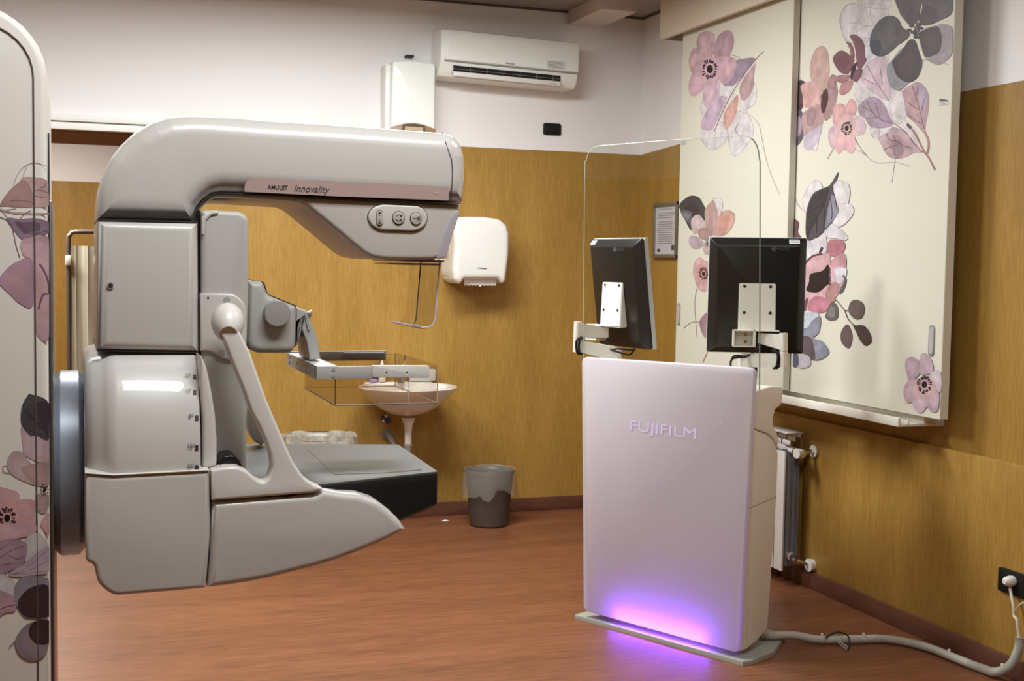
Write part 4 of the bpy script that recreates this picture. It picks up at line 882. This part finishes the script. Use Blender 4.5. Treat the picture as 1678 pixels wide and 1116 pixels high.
# ------------------------------------------------------------------ monitors with arms
FH = Vector((math.sin(YAW), math.cos(YAW), 0)); RH = Vector((math.cos(YAW), -math.sin(YAW), 0))
MW = mat('monitor_bezel', (196, 198, 204), .4); MB_ = mat('monitor_back', (27, 27, 28), .34, spec=.4)
BRK = mat('bracket_white', (222, 216, 204), .45)
def monitor(label, C0, nb, wd, hg, tilt, stick, textx):
    rz = math.atan2(-nb.x, nb.y)+math.pi   # local -y = back normal nb
    t = thing('monitor', tuple(C0), label, 'monitor', 'black monitors on the console', rz)
    M = Matrix.Rotation(tilt, 4, 'X')
    def done(mb, nm, par=t):
        mb.bm.transform(M); o = mb.build(nm, par); o['local'] = True; return o
    w2, h2 = wd/2, hg/2
    # shell: bevelled back
    mb = MB(); rows = []
    for k, (ins, y) in enumerate(((0, .0), (0, -.014), (.003, -.017), (.028, -.040), (.034, -.042))):
        P = rnd([((-w2+ins)*1000, (-h2+ins*.8)*1000), ((w2-ins)*1000, (-h2+ins*.8)*1000), ((w2-ins)*1000, (h2-ins)*1000), ((-w2+ins)*1000, (h2-ins)*1000)], 9, 4)
        rows.append([Vector((a/1000, y, b/1000)) for a, b in P])
    mb.grid(rows, MB_, True, True); sh = done(mb, 'back_shell')
    mb = MB(); mb.box((-w2-.002, 0, -h2-.002), (w2+.002, .022, h2+.002), MW, .004); done(mb, 'bezel')
    mb = MB(); mb.box((-w2+.02, .022, -h2+.02), (w2-.02, .0225, h2-.02), mat('screen_glass_dark', (24, 26, 30), .15)); done(mb, 'screen')
    mb = MB(); xs_ = (w2-.072, w2-.03) if stick > 0 else (-w2+.022, -w2+.058)
    f2 = lambda t_, o: (-(.0175+.023*t_)-o*.7, h2-.0035-.0245*t_+o*.7)
    def strip(x0, x1, t0, t1, o, m):
        mb.face([Vector((x0, *f2(t1, o))), Vector((x1, *f2(t1, o))), Vector((x1, *f2(t0, o))), Vector((x0, *f2(t0, o)))], m)
    strip(xs_[0], xs_[1], .1, .75, .0012, PAPER)
    for k in range(2): strip(xs_[0]+.004, xs_[1]-.004, .25+k*.25, .33+k*.25, .0016, mat('label_ink', (120, 120, 150), .7))
    o = done(mb, 'label_sticker', sh)
    LGO = mat('logo_grey', (88, 84, 84), .4)
    mb = MB(); x0, z0 = textx, h2-.042
    for dx, dz in ((0, .007), (-.007, 0), (.007, 0), (0, -.007)):
        mb.slab([Vector((x0+dx+a, -.0425, z0+dz+b)) for a, b in ((0, .0062), (.0062, 0), (0, -.0062), (-.0062, 0))], (0, -.0008, 0), LGO)
    done(mb, 'logo', sh)
    o = text('EIZO', LGO, sh, (x0+.018, -.0425, z0-.0055), (1, 0, 0), (0, 0, 1), .011, width=.045, depth=.0003); o.data.transform(M); o['local'] = True
    # bracket belongs to the arm that carries it
    return t, M
def arm(label, C0, nb, tilt, elbow, post, low_out, tip):
    rz = math.atan2(-nb.x, nb.y)+math.pi; t = thing('swivel_mount', tuple(C0), label, 'monitor mount', 'white monitor mounts', rz)
    M = Matrix.Translation(Vector(C0)) @ Matrix.Rotation(rz, 4, 'Z'); Mt = M @ Matrix.Rotation(tilt, 4, 'X')
    mb = MB(); W_ = .074
    P = [(-W_, .052), (W_, .052), (W_, -.14), (-W_, -.14)]
    f = lambda z: -.049-(.052-z)*.18
    fr_ = [Vector((x, f(z), z)) for x, z in P]; bk = [Vector((x, -.0425, z)) for x, z in P]
    b = bmesh.new(); A_ = [b.verts.new(p) for p in fr_]; B2 = [b.verts.new(p) for p in bk]
    b.faces.new(A_); b.faces.new(B2[::-1])
    for k in range(4): b.faces.new((A_[k], B2[k], B2[(k+1) % 4], A_[(k+1) % 4]))
    bmesh.ops.recalc_face_normals(b, faces=b.faces); bmesh.ops.bevel(b, geom=b.edges[:], offset=.003, segments=2, affect='EDGES')
    mb.add(b, BRK)
    # fin under the plate
    mb.bm.transform(Mt); br = mb.build('bracket_plate', t)
    for x in (-.052, .052):
        for z in (.04, -.066):
            s_ = MB(); s_.lathe([(.0065, f(z)+.002), (.0065, f(z)-.0015), (.002, f(z)-.003)], mat('screw_dark', (60, 58, 54), .35, metal=.6), (x, 0, z), 'y', 14); s_.bm.transform(Mt); s_.build('screw', br)
    mb = MB(); mb.box((-.098, -.078, -.206), (-.012, -.072, -.138), BRK, .002).box((-.098, -.125, -.206), (-.092, -.072, -.138), BRK, .001).box((-.098, -.125, -.142), (.085, -.07, -.138), BRK, .001).box((-.018, -.125, -.206), (-.008, -.072, -.138), BRK, .001).box((-.098, -.125, -.206), (-.012, -.072, -.202), BRK, .001)
    for z in (-.158, -.186): mb.lathe([(.007, -.078), (.007, -.082)], CHROME, (-.045, 0, z), 'y', 12)
    mb.bm.transform(M); mb.build('tilt_head', t)
    head = M @ Vector((.01, -.085, -.17))
    e1, e2 = elbow     # top and bottom of the elbow post
    mb = MB(); mb.tube([e1, e1+(e2-e1)*.52], .0165, BRK, 24).tube([e1+(e2-e1)*.535, e2], .0165, BRK, 24); mb.build('elbow', t)
    def bar(a, b, h0, h1, wth=.016):
        a, b = Vector(a), Vector(b); d = (b-a); d.z = 0; d.normalize(); s = Vector((-d.y, d.x, 0))*wth; z = Vector((0, 0, 1)); rows = []
        for p, h in ((a, h0), (b, h1)): rows.append([p+s+z*h, p-s+z*h, p-s-z*h, p+s-z*h])
        return rows
    mid_up = e1+(e2-e1)*.27; mid_lo = e1+(e2-e1)*.78
    mb = MB(); mb.grid(bar(mid_up, head, (e1-e2).length*.235, .02), BRK, True, True); mb.build('upper_link', t)
    mb = MB(); mb.grid(bar(mid_lo, post, (e1-e2).length*.18, .032), BRK, True, True); mb.build('lower_link', t)
    mb = MB(); mb.tube([post+Vector((0, 0, .03)), Vector((post.x, post.y, 1.03))], .017, BRK, 20); mb.build('post', t)
    for k in range(2):
        o_ = RH*(.008*k); mb = MB()
        mb.tube(spline([head+Vector((0, 0, -.03)), head*.6+low_out*.4+Vector((0, 0, -.035)), low_out+o_+Vector((0, 0, .01+.012*k)), low_out*.3+tip*.7+Vector((0, 0, -.018+.02*k)), tip], False, 6), .0042, PBLACK, 8); mb.build('cable', t)
    outw = (e1-head); outw.z = 0; outw.normalize(); fr0 = -FH*.022
    for k in range(2):
        o_ = RH*(.010*k-.004)+fr0-outw*(.03 if e1.x > 2.3 else .004); mb = MB()
        mb.tube(spline([e1+(e2-e1)*.5+o_-outw*.02, e1+(e2-e1)*.62+o_+outw*.004*(1-k), e2+o_+Vector((0, 0, .004)), e2+o_-outw*.015+Vector((0, 0, -.008))], False, 6), .0048, PBLACK, 8); mb.build('cable', t)
    return t
def at_depth(u, v, D): d = ray(u, v); return CAM+d*(D/d.dot(FH))
Cr = at_depth(1239, 484, 5.12); nr_ = (-FH-RH*.10).normalized()
Cl = at_depth(1020, 480, 5.40); nl = (-FH*.515-RH*.857).normalized()
monitor('black-backed monitor facing away squarely, in front of the floral panels', Cr, nr_, .39, .472, .05, 1, .062)
monitor('black-backed monitor turned sideways, on the left end of the console', Cl, nl, .37, .47, .13, -1, .03)
er = (at_depth(1284, 546, 4.98), at_depth(1284, 601, 4.98)); el = (at_depth(947, 527, 5.30), at_depth(945, 577, 5.30))
arm('white bracket arm with cables holding the squarely turned monitor', Cr, nr_, .05, er, at_depth(1216, 592, 5.05), at_depth(1200, 592, 5.0), at_depth(1197, 594, 5.0))
arm('white bracket arm with cables holding the sideways monitor at left', Cl, nl, .13, el, at_depth(1012, 581, 5.30), at_depth(1010, 580, 5.2), at_depth(1040, 572, 5.3))
mb = MB(); a_, b2 = at_depth(1028, 570, 5.36), at_depth(1060, 575, 5.36)
# ------------------------------------------------------------------ wall things on the back wall
ac = thing('air_conditioner', (2.385, 6.99, 2.50), 'white wall-mounted air conditioner above the yellow wall', 'air conditioner')
mb = MB(); x0, x1 = 1.985, 2.79
Pf = [(6.998, 2.80), (6.86, 2.80), (6.81, 2.785), (6.797, 2.75), (6.795, 2.615), (6.80, 2.60), (6.808, 2.56), (6.835, 2.531), (6.998, 2.528)]
def prism_x(mb, P, x0, x1, m, r=0):
    mb.slab([Vector((x0, a, b)) for a, b in P], (x1-x0, 0, 0), m, r, r, 3)
prism_x(mb, Pf, x0-.03, x1, IVORY, .012); acb = mb.build('casing', ac)
mb = MB(); prism_x(mb, [(6.86, 2.802), (6.81, 2.789), (6.792, 2.752), (6.789, 2.622), (6.80, 2.619), (6.80, 2.75), (6.86, 2.79)], x0+.012, x1-.004, mat('ac_front', (244, 245, 240), .3, coat=.3), .002); fpn = mb.build('front_panel', ac)
mb = MB(); mb.box((x0-.008, 6.788, 2.610), (x1-.002, 6.80, 2.6175), mat('ac_groove', (140, 140, 134), .5)); mb.build('groove', acb)
text('SAMSUNG', mat('grey_ink', (110, 110, 112), .5), fpn, (2.335, 6.7885, 2.6265), (1, 0, 0), (0, 0, 1), .009, width=.058, depth=.0004, bold=.01)
mb = MB(); mb.box((2.59, 6.7872, 2.628), (2.70, 6.7885, 2.672), mat('ac_sticker', (208, 210, 206), .5))
for k in range(5): mb.box((2.597, 6.7868, 2.664-k*.0075), (2.62+random.uniform(.03, .075), 6.7872, 2.6665-k*.0075), mat('grey_ink2', (150, 150, 152), .5))
mb.build('sticker', fpn)
mb = MB(); mb.box((2.03, 6.798, 2.548), (2.68, 6.83, 2.592), BLACK); mb.build('outlet', ac)
mb = MB()
for k in range(7): mb.box((2.03+k*.1, 6.794, 2.556), (2.032+k*.1, 6.799, 2.588), mat('vane_grey', (130, 130, 126), .5))
mb.box((2.03, 6.795, 2.572), (2.68, 6.799, 2.5745), mat('vane_grey', (130, 130, 126), .5))
mb.build('vane', ac)
mb = MB(); mb.box((2.028, 6.786, 2.531), (2.678, 6.80, 2.558), WHITE, .003, Matrix.Translation((0, 0, 0))); lv = mb.build('louvre', ac)
text('inverter', mat('grey_ink', (110, 110, 112), .5), lv, (2.605, 6.7855, 2.537), (1, 0, 0), (0, 0, 1), .007, width=.05, depth=.0004)
ac.rotation_euler = (0, math.radians(1.6), 0)

wu = thing('wall_cabinet', (1.82, 6.99, 2.2), 'tall white wall box with brown arched trim, left of the air conditioner', 'wall cabinet')
mb = MB(); P = [(1.69, 2.2), (1.945, 2.2), (1.945, 2.595), (1.935, 2.612), (1.82, 2.622), (1.705, 2.612), (1.695, 2.60)]
mb.slab([Vector((a, 6.85, b)) for a, b in P], (0, .148, 0), IVORY, .012, 0, 3); mb.box((1.668, 6.90, 2.2), (1.70, 6.998, 2.60), IVORY, .006); mb.build('casing', wu)
BRN = mat('brown_trim', (150, 116, 88), .45)
mb = MB(); arc = [(1.69+.255*k/12, 2.244+.028*math.sin(math.pi*k/12)) for k in range(13)]
mb.slab([Vector((a, 6.836, b)) for a, b in arc+[(1.945, 2.2), (1.69, 2.2)]], (0, .014, 0), BRN, .002, 0, 2); tr_ = mb.build('arched_trim', wu)
mb = MB(); mb.slab([Vector((a, 6.832, b)) for a, b in ((1.745, 2.2), (1.755, 2.262), (1.82, 2.267), (1.88, 2.262), (1.89, 2.2))], (0, .006, 0), mat('window_brown', (84, 70, 54), .3), 0); mb.box((1.765, 6.829, 2.228), (1.87, 6.832, 2.250), mat('beige_tab', (184, 160, 130), .5)); mb.build('viewing_window', tr_)
o = MB().box((1.80, 6.95, 2.656), (1.846, 6.999, 2.666), SEAM, .002).build('wall_hook'); tag(o, 'small dark hook on the white wall above the white cabinet', 'hook')
o = MB().slab([Vector((a/1000, 6.988, b/1000)) for a, b in rnd([(2656,2262),(2768,2262),(2768,2332),(2656,2332)], 14)], (0, .0115, 0), PBLACK, .003, 0, 2).build('wall_switch_plate'); tag(o, 'black blank wall plate on the white wall below the air conditioner', 'wall plate')

dp = thing('towel_dispenser', (2.2, 6.99, 1.38), 'white paper towel dispenser on the yellow wall beside the machine', 'towel dispenser')
DP = [(746.5,356,4),(770,355),(793,355.5),(817,359,5),(829,369,5),(833,384,3),(832.5,417),(827,461,4),(822,465,2),(814,457,3),(759,457,3),(753,466,3),(742,459,4),(740,444),(743,400),(741,370,4)]
mb = MB(); pts = [UY(p[0], p[1], 6.79) for p in rnd(DP, 3)]; 
mb.slab([p-Vector((0, .03, 0)) for p in pts], (0, .235, 0), mat('dispenser_white', (226, 222, 218), .35, coat=.3), .03, 0, 5); cs = mb.build('casing', dp, 40)
mb = MB(); a0, a1 = UY(741, 420, 6.9), UY(748, 440, 6.9); mb.box((UY(740, 400, 6.85).x-.012, 6.86, 1.41), (UY(740, 400, 6.85).x+.02, 6.998, 1.60), mat('dispenser_back', (196, 178, 150), .5), .004); mb.build('side_plate', dp)
text('F Tenderly', SEAM, cs, UY(783, 440.5, 6.7585), (1, 0, 0), (0, 0, 1), .007, width=.052, depth=.0006, bold=.02)
mb = MB(); q0_ = UY(760, 457, 6.82); q1_ = UY(813, 459, 6.82); P = [(q0_.x, q0_.z+.01), (q0_.x+.002, q0_.z-.032)]
n_ = 16
for k in range(n_+1):
    x = q0_.x+.004+(q1_.x-q0_.x-.008)*k/n_; P.append((x, q0_.z-.038+(.004 if k % 2 else 0)-(.006 if k == n_//2 else 0)))
P += [(q1_.x-.001, q0_.z-.03), (q1_.x, q0_.z+.01)]
mb.slab([Vector((a, 6.815+.0, b)) for a, b in P], (0, .004, 0), PAPER); mb.build('paper_sheet', dp)

# wash basin
sk = thing('wash_basin', (1.80, 6.99, .45), 'white wall-mounted oval wash basin with plastic trap below', 'wash basin')
CER = mat('ceramic', (230, 226, 222), .18, coat=.5)
mb = MB(); cx, cy, zr_ = 1.775, 6.745, .80
prof = [(.0, .0), (.05, .001), (.10, .01), (.17, .045), (.225, .09), (.262, .125), (.282, .15), (.287, .158), (.284, .163), (.27, .165), (.235, .16), (.215, .13), (.15, .075), (.06, .045), (.0, .042)]
rows = []
for r_, h in prof:
    row = []
    for k in range(48):
        a = 2*math.pi*k/48; x = cx+r_*math.cos(a)*.98; y = cy+r_*math.sin(a)*.88
        row.append(Vector((x, min(y, 6.997), zr_-.165+h)))
    rows.append(row)
mb.grid(rows, CER, True); mb.box((cx-.2, 6.93, zr_-.06), (cx+.2, 6.998, zr_+.003), CER, .012); mb.build('bowl', sk, 50)
mb = MB(); pz = UY(668, 684, 6.80).z; xp = UY(669, 700, 6.8).x
mb.lathe([(.042, pz), (.034, pz-.025), (.024, pz-.045), (.022, pz-.075)], CER, (xp, 6.80, 0), 'z', 24).lathe([(.02, pz-.07), (.02, pz-.15)], WHITE, (xp, 6.80, 0), 'z', 20).lathe([(.024, pz-.15), (.024, pz-.165)], GREY_P, (xp, 6.80, 0), 'z', 20).lathe([(.02, pz-.165), (.018, pz-.21)], GREY_P, (xp, 6.80, 0), 'z', 20)
TRP = mat('trap_grey', (120, 108, 98), .45)
mb.tube(spline([Vector((xp, 6.80, pz-.19)), Vector((xp-.005, 6.81, pz-.24)), Vector((xp-.03, 6.84, pz-.25)), Vector((xp-.045, 6.88, pz-.20)), Vector((xp-.07, 6.94, pz-.13)), Vector((xp-.075, 6.998, pz-.12))], False, 6), .02, TRP, 16)
mb.lathe([(.034, 6.985), (.034, 6.998)], TRP, (xp-.075, 0, pz-.12), 'y', 24); mb.build('trap', sk)
mb = MB(); p = UY(634, 688, 6.93); mb.lathe([(.018, 6.90), (.018, 6.925), (.008, 6.93), (.008, 6.998)], mat('valve_blue', (44, 58, 80), .4), (p.x, 0, p.z), 'y', 16).lathe([(.02, 6.985), (.02, 6.998)], CHROME, (p.x, 0, p.z), 'y', 16); mb.build('shut_off_valve', sk)
mb = MB(); p = UY(661, 600, 6.9)
tz = zr_
mb.lathe([(.022, tz), (.02, tz+.03), (.016, tz+.05)], CHROME, (p.x-.01, 6.92, 0), 'z', 16).tube([(p.x-.01, 6.92, tz+.045), (p.x-.03, 6.86, tz+.07), (p.x-.035, 6.80, tz+.06)], .009, CHROME, 10)
mb.tube([(p.x-.015, 6.92, tz+.05), (p.x-.035, 6.90, tz+.15)], .005, CHROME, 8).tube([(p.x-.005, 6.92, tz+.05), (p.x+.012, 6.90, tz+.165)], .005, CHROME, 8); mb.build('tap', sk)
def bottle(label, x, y, z, r, h, m, pump=False, capm=None):
    t_ = thing('soap_bottle', (x, y, z), label, 'bottle')
    mb = MB(); mb.lathe([(r*.9, z), (r, z+.004), (r, z+h*.75), (r*.8, z+h*.9), (r*.35, z+h)], m, (x, y, 0), 'z', 20); mb.build('bottle_body', t_)
    mb = MB(); mb.lathe([(r*.4, z+h), (r*.4, z+h+.015)], capm or WHITE, (x, y, 0), 'z', 14)
    if pump: mb.lathe([(.004, z+h+.015), (.004, z+h+.045)], WHITE, (x, y, 0), 'z', 8).lathe([(.016, z+h+.045), (.016, z+h+.06)], WHITE, (x, y, 0), 'z', 14).box((x-.03, y-.006, z+h+.048), (x, y+.006, z+h+.058), WHITE, .002)
    mb.build('pump' if pump else 'cap', t_)
zl_ = zr_+.0045
bx = UY(626, 600, 6.95).x
bottle('white pump soap bottle at the back left of the wash basin', bx, 6.95, zl_, .022, .10, mat('soap_white', (214, 206, 190), .4), True)
bottle('small purple bottle lying low at the wash basin, seen through the clear paddle', UY(622, 620, 6.95).x-.035, 6.955, zl_, .026, .07, mat('soap_purple', (176, 146, 196), .35))
o = MB().box((UY(671, 620, 6.95).x, 6.93, zl_), (UY(713, 620, 6.95).x, 6.995, zl_+.07), mat('frosted_box', (206, 208, 206), .4), .008).build('tissue_pack'); tag(o, 'pale plastic pack of wipes at the right end of the wash basin', 'tissue pack')

# waste bins
LIN = None
def liner_mat():
    m = bpy.data.materials.new('bin_liner'); m.use_nodes = True; nt = m.node_tree; b = nt.nodes['Principled BSDF']
    b.inputs['Base Color'].default_value = (.42, .38, .34, 1); b.inputs['Roughness'].default_value = .3; b.inputs['Alpha'].default_value = .3; return m
LIN = liner_mat(); LIN2 = mat('grey_liner', (176, 166, 152), .35, noise=.25, scale=30)
def bag(cx, cy, zt_, r0, drop, m, seed, wild=.02, flare=.012):
    rd = random.Random(seed); n = 72; rows = []
    ph = [rd.uniform(0, 6.28) for _ in range(6)]
    for j in range(15):
        t_ = j/14; row = []
        for k in range(n):
            a = 2*math.pi*k/n; wv = sum(math.sin(a*f+ph[i])*w_ for i, (f, w_) in enumerate(((2, .45), (4, .35), (7, .25), (11, .14), (19, .06), (29, .04))))
            if j < 5: rr_ = r0-.012-.006*(4-j)+wild*.12*wv; z = zt_-(4-j)*.03
            else:
                q = (j-5)/9; rr_ = r0+.004+flare*math.sin(q*1.9)+wild*wv*q*.8; z = zt_+.004-drop*q*(1+.35*wv*q)
            z += wild*.3*wv if 3 < j < 8 else 0
            row.append(Vector((cx+rr_*math.cos(a), cy+rr_*math.sin(a), z)))
        rows.append(row)
    mb = MB(); mb.grid(rows, m, True); return mb
BIN = mat('bin_brown', (70, 60, 53), .5)
def bin_(label, cx, cy, r0, r1, h, drop, m, seed, wild):
    t_ = thing('waste_bin', (cx, cy, 0), label, 'waste bin', 'lined waste bins')
    mb = MB(); mb.lathe([(.001, .001), (r0*.93, .001), (r0, .01), (r1, h-.02), (r1+.006, h-.018), (r1+.006, h), (r1-.004, h), (r0-.006, .012), (.001, .01)], BIN, (cx, cy, 0), 'z', 48, cap=False); mb.build('bin_body', t_)
    bag(cx, cy, h, r1+.006, drop, m, seed, wild).build('bin_liner', t_, 80)
bin_('brown round waste bin with clear bag overhanging its rim, standing by the wall', 2.245, 6.68, .112, .135, .32, .145, LIN, 3, .012)
bin_('large waste bin with crumpled bag, mostly hidden behind the machine table', 1.25, 6.62, .17, .195, .55, .12, LIN2, 8, .03)
o = MB().lathe([(.012, 0.001), (.014, .004), (.006, .008)], PAPER, tuple(UZ(730, 854, 0)), 'z', 8, sx=1.6).build('paper_scrap'); tag(o, 'small white paper scrap on the floor left of the brown bin', 'paper scrap')

# privacy screen in the back room
ps = thing('privacy_screen', (.15, 10.3, 0), 'cream fabric privacy screen on grey tube frame in the back room', 'privacy screen')
mb = MB(); TB = mat('tube_grey', (112, 104, 98), .4, metal=.5)
xs0, xs1 = -.036, .75
fr_ = spline([Vector((xs0+.015, 10.3, .03)), Vector((xs0+.015, 10.3, 1.2)), Vector((xs0+.015, 10.3, 1.60)), Vector((xs0+.03, 10.3, 1.66)), Vector((xs0+.09, 10.3, 1.685)), Vector((.4, 10.3, 1.685)), Vector((xs1-.09, 10.3, 1.685)), Vector((xs1-.03, 10.3, 1.66)), Vector((xs1, 10.3, 1.6)), Vector((xs1, 10.3, .03))], False, 5)
mb.tube(fr_, .018, TB, 10); mb.tube([(xs0+.015, 10.05, .02), (xs0+.015, 10.55, .02)], .018, TB, 8); mb.tube([(xs1, 10.05, .02), (xs1, 10.55, .02)], .018, TB, 8); mb.build('frame', ps)
mb = MB(); rows = []
for z in (1.575, 1.2, .8, .35): rows.append([Vector((-.016+.75*k/60, 10.3+.005*math.sin(k*.8+z*2)+.002*math.sin(k*2.7), z)) for k in range(61)])
mb.grid(rows, mat('screen_fabric', (200, 196, 176), .85)); mb.build('curtain', ps)
mb = MB(); mb.box((-.045, 10.27, 1.42), (.0, 10.33, 1.50), WHITE, .004); mb.build('clamp', ps)

# ------------------------------------------------------------------ radiator
rd_ = thing('radiator', (3.18, 5.5, .07), 'white aluminium radiator on the right wall behind the console', 'radiator')
RW = mat('radiator_white', (222, 216, 212), .35, coat=.3); RG = mat('radiator_grey', (150, 152, 158), .45)
for k in range(9):
    y = 5.03+k*.08; mb = MB()
    mb.box((3.125, y-.036, .075), (3.135, y+.036, .64), RW, .003)
    mb.box((3.135, y-.006, .09), (3.225, y+.006, .65), RG, .002)
    for j in range(3): mb.box((3.15+j*.03, y-.026, .10), (3.153+j*.03, y+.026, .64), RG)
    mb.tube([(3.18, y-.04, .14), (3.18, y+.04, .14)], .02, RW, 12); mb.tube([(3.18, y-.04, .64), (3.18, y+.04, .64)], .02, RW, 12)
    for j in range(4): mb.box((3.128+j*.026, y-.034, .65+j*.018), (3.131+j*.026, y+.034, .672+j*.018), RW, .001)
    mb.box((3.135, y-.036, .722), (3.225, y+.036, .728), RW, .002)
    mb.build('section', rd_)
mb = MB(); mb.tube([(3.18, 4.99, .64), (3.18, 4.93, .64)], .022, CHROME, 14).tube([(3.18, 4.94, .64), (3.15, 4.935, .64)], [.02, .024], WHITE, 16).tube([(3.18, 4.95, .64), (3.26, 4.95, .645)], .012, CHROME, 12).lathe([(.03, 3.248), (.026, 3.259)], WHITE, (0, 4.95, .645), 'x', 20); mb.build('valve', rd_)
mb = MB(); mb.tube([(3.18, 4.99, .14), (3.18, 4.95, .13)], .018, CHROME, 14).tube([(3.18, 4.95, .13), (3.26, 4.935, .112)], .009, CHROME, 12).lathe([(.03, 3.232), (.026, 3.259)], WHITE, (0, 4.935, .112), 'x', 20); mb.build('valve', rd_)

# ------------------------------------------------------------------ socket and cable
so = thing('wall_socket', (3.255, 3.6, .35), 'black multi-gang wall socket low on the right wall at frame edge', 'socket')
mb = MB(); mb.slab([Vector((3.248, a/1000, b/1000)) for a, b in rnd([(3705,310),(3540,310),(3540,398),(3705,398)], 10)], (.0115, 0, 0), PBLACK, .003, 0, 2)
mb.build('cover_plate', so)
cbl = thing('power_cable', (3.1, 4.0, 0), 'grey corrugated cable conduit running from the console to the wall socket', 'cable')
HOSE = mat('hose_grey', (178, 172, 162), .5)
def zf_(p, r): return Vector((p.x, p.y, r))
raw = [(1243,1048),(1265,1049),(1300,1048.5),(1340,1048.5),(1380,1048.5),(1410,1048),(1440,1047),(1470,1050),(1500,1056),(1530,1065),(1560,1077),(1590,1089),(1612,1097)]
pts = [zf_(UZ(u, v, .018), .036 if k < 3 else .019) for k, (u, v) in enumerate(raw)]
pts += [UY(1628, 1101.5, 3.64), UX(1642, 1099, 3.19), UX(1655, 1091, 3.20), UX(1664, 1078, 3.21), UX(1670, 1060, 3.215), UX(1671, 1045, 3.22)]
pts = [Vector((p.x, p.y, max(p.z, .019))) for p in pts]
sp_ = spline(pts, False, 24); rr_ = []
for k in range(len(sp_)): rr_.append(.0155+(.0018 if k % 2 else -.0012))
mb = MB(); mb.tube(sp_, rr_, HOSE, 14); hose = mb.build('conduit', cbl, 80)
mb = MB()
pe = sp_[-1]; pl = UX(1656, 952, 3.235)
mb.tube(spline([pe-Vector((0, 0, .02)), pe+Vector((-.005, .012, .06)), UX(1662, 1010, 3.225), UX(1660, 990, 3.225), pl+Vector((0, 0, -.03)), pl], False, 6), .0055, mat('cord_cream', (206, 196, 180), .5), 8)
mb.lathe([(.018, 3.247), (.02, 3.235), (.016, 3.212), (.009, 3.205)], WHITE, (0, pl.y, pl.z), 'x', 16); mb.build('plug', cbl)
mb = MB(); p = UZ(1345, 1046, .03)
mb.tube(spline([zf_(UZ(1352, 1047, .03), .035), zf_(UZ(1372, 1040, .04), .05), zf_(UZ(1389, 1046, .04), .05), zf_(UZ(1392, 1056, .03), .036), zf_(UZ(1390, 1062, .02), .012)], False, 6), .003, PBLACK, 6)
mb.tube([zf_(UZ(1246, 1052, .01), .03), zf_(UZ(1300, 1053, .01), .032), zf_(UZ(1350, 1050, .01), .034)], .003, PBLACK, 6)
mb.tube([zf_(UZ(1368, 1050, .03), .034), zf_(UZ(1388, 1064, .01), .008)], .003, mat('cord_grey', (150, 146, 140), .5), 6); mb.tube([zf_(UZ(1373, 1050, .03), .034), zf_(UZ(1391, 1061, .01), .008)], .0028, HOSE, 6)
mb.build('loose_wire', cbl)
for u, v in ((1349,1045),(1415,1043),(1555,1070),(1641,1093)):
    q = min(sp_, key=lambda s: (s-UZ(u, v, .03)).length if u < 1630 else (s-UX(1641, 1096, 3.19)).length); mb = MB(); mb.box((q.x-.004, q.y-.004, q.z+.012), (q.x+.004, q.y+.004, q.z+.026), WHITE, .001); mb.build('cable_tie', cbl)
o = MB().tube([UX(1664, 1000, 3.225), UX(1672, 990, 3.2), UX(1682, 986, 3.2)], .0035, mat('cord_cream', (206, 196, 180), .5), 6).build('thin_cord', cbl)

settle()
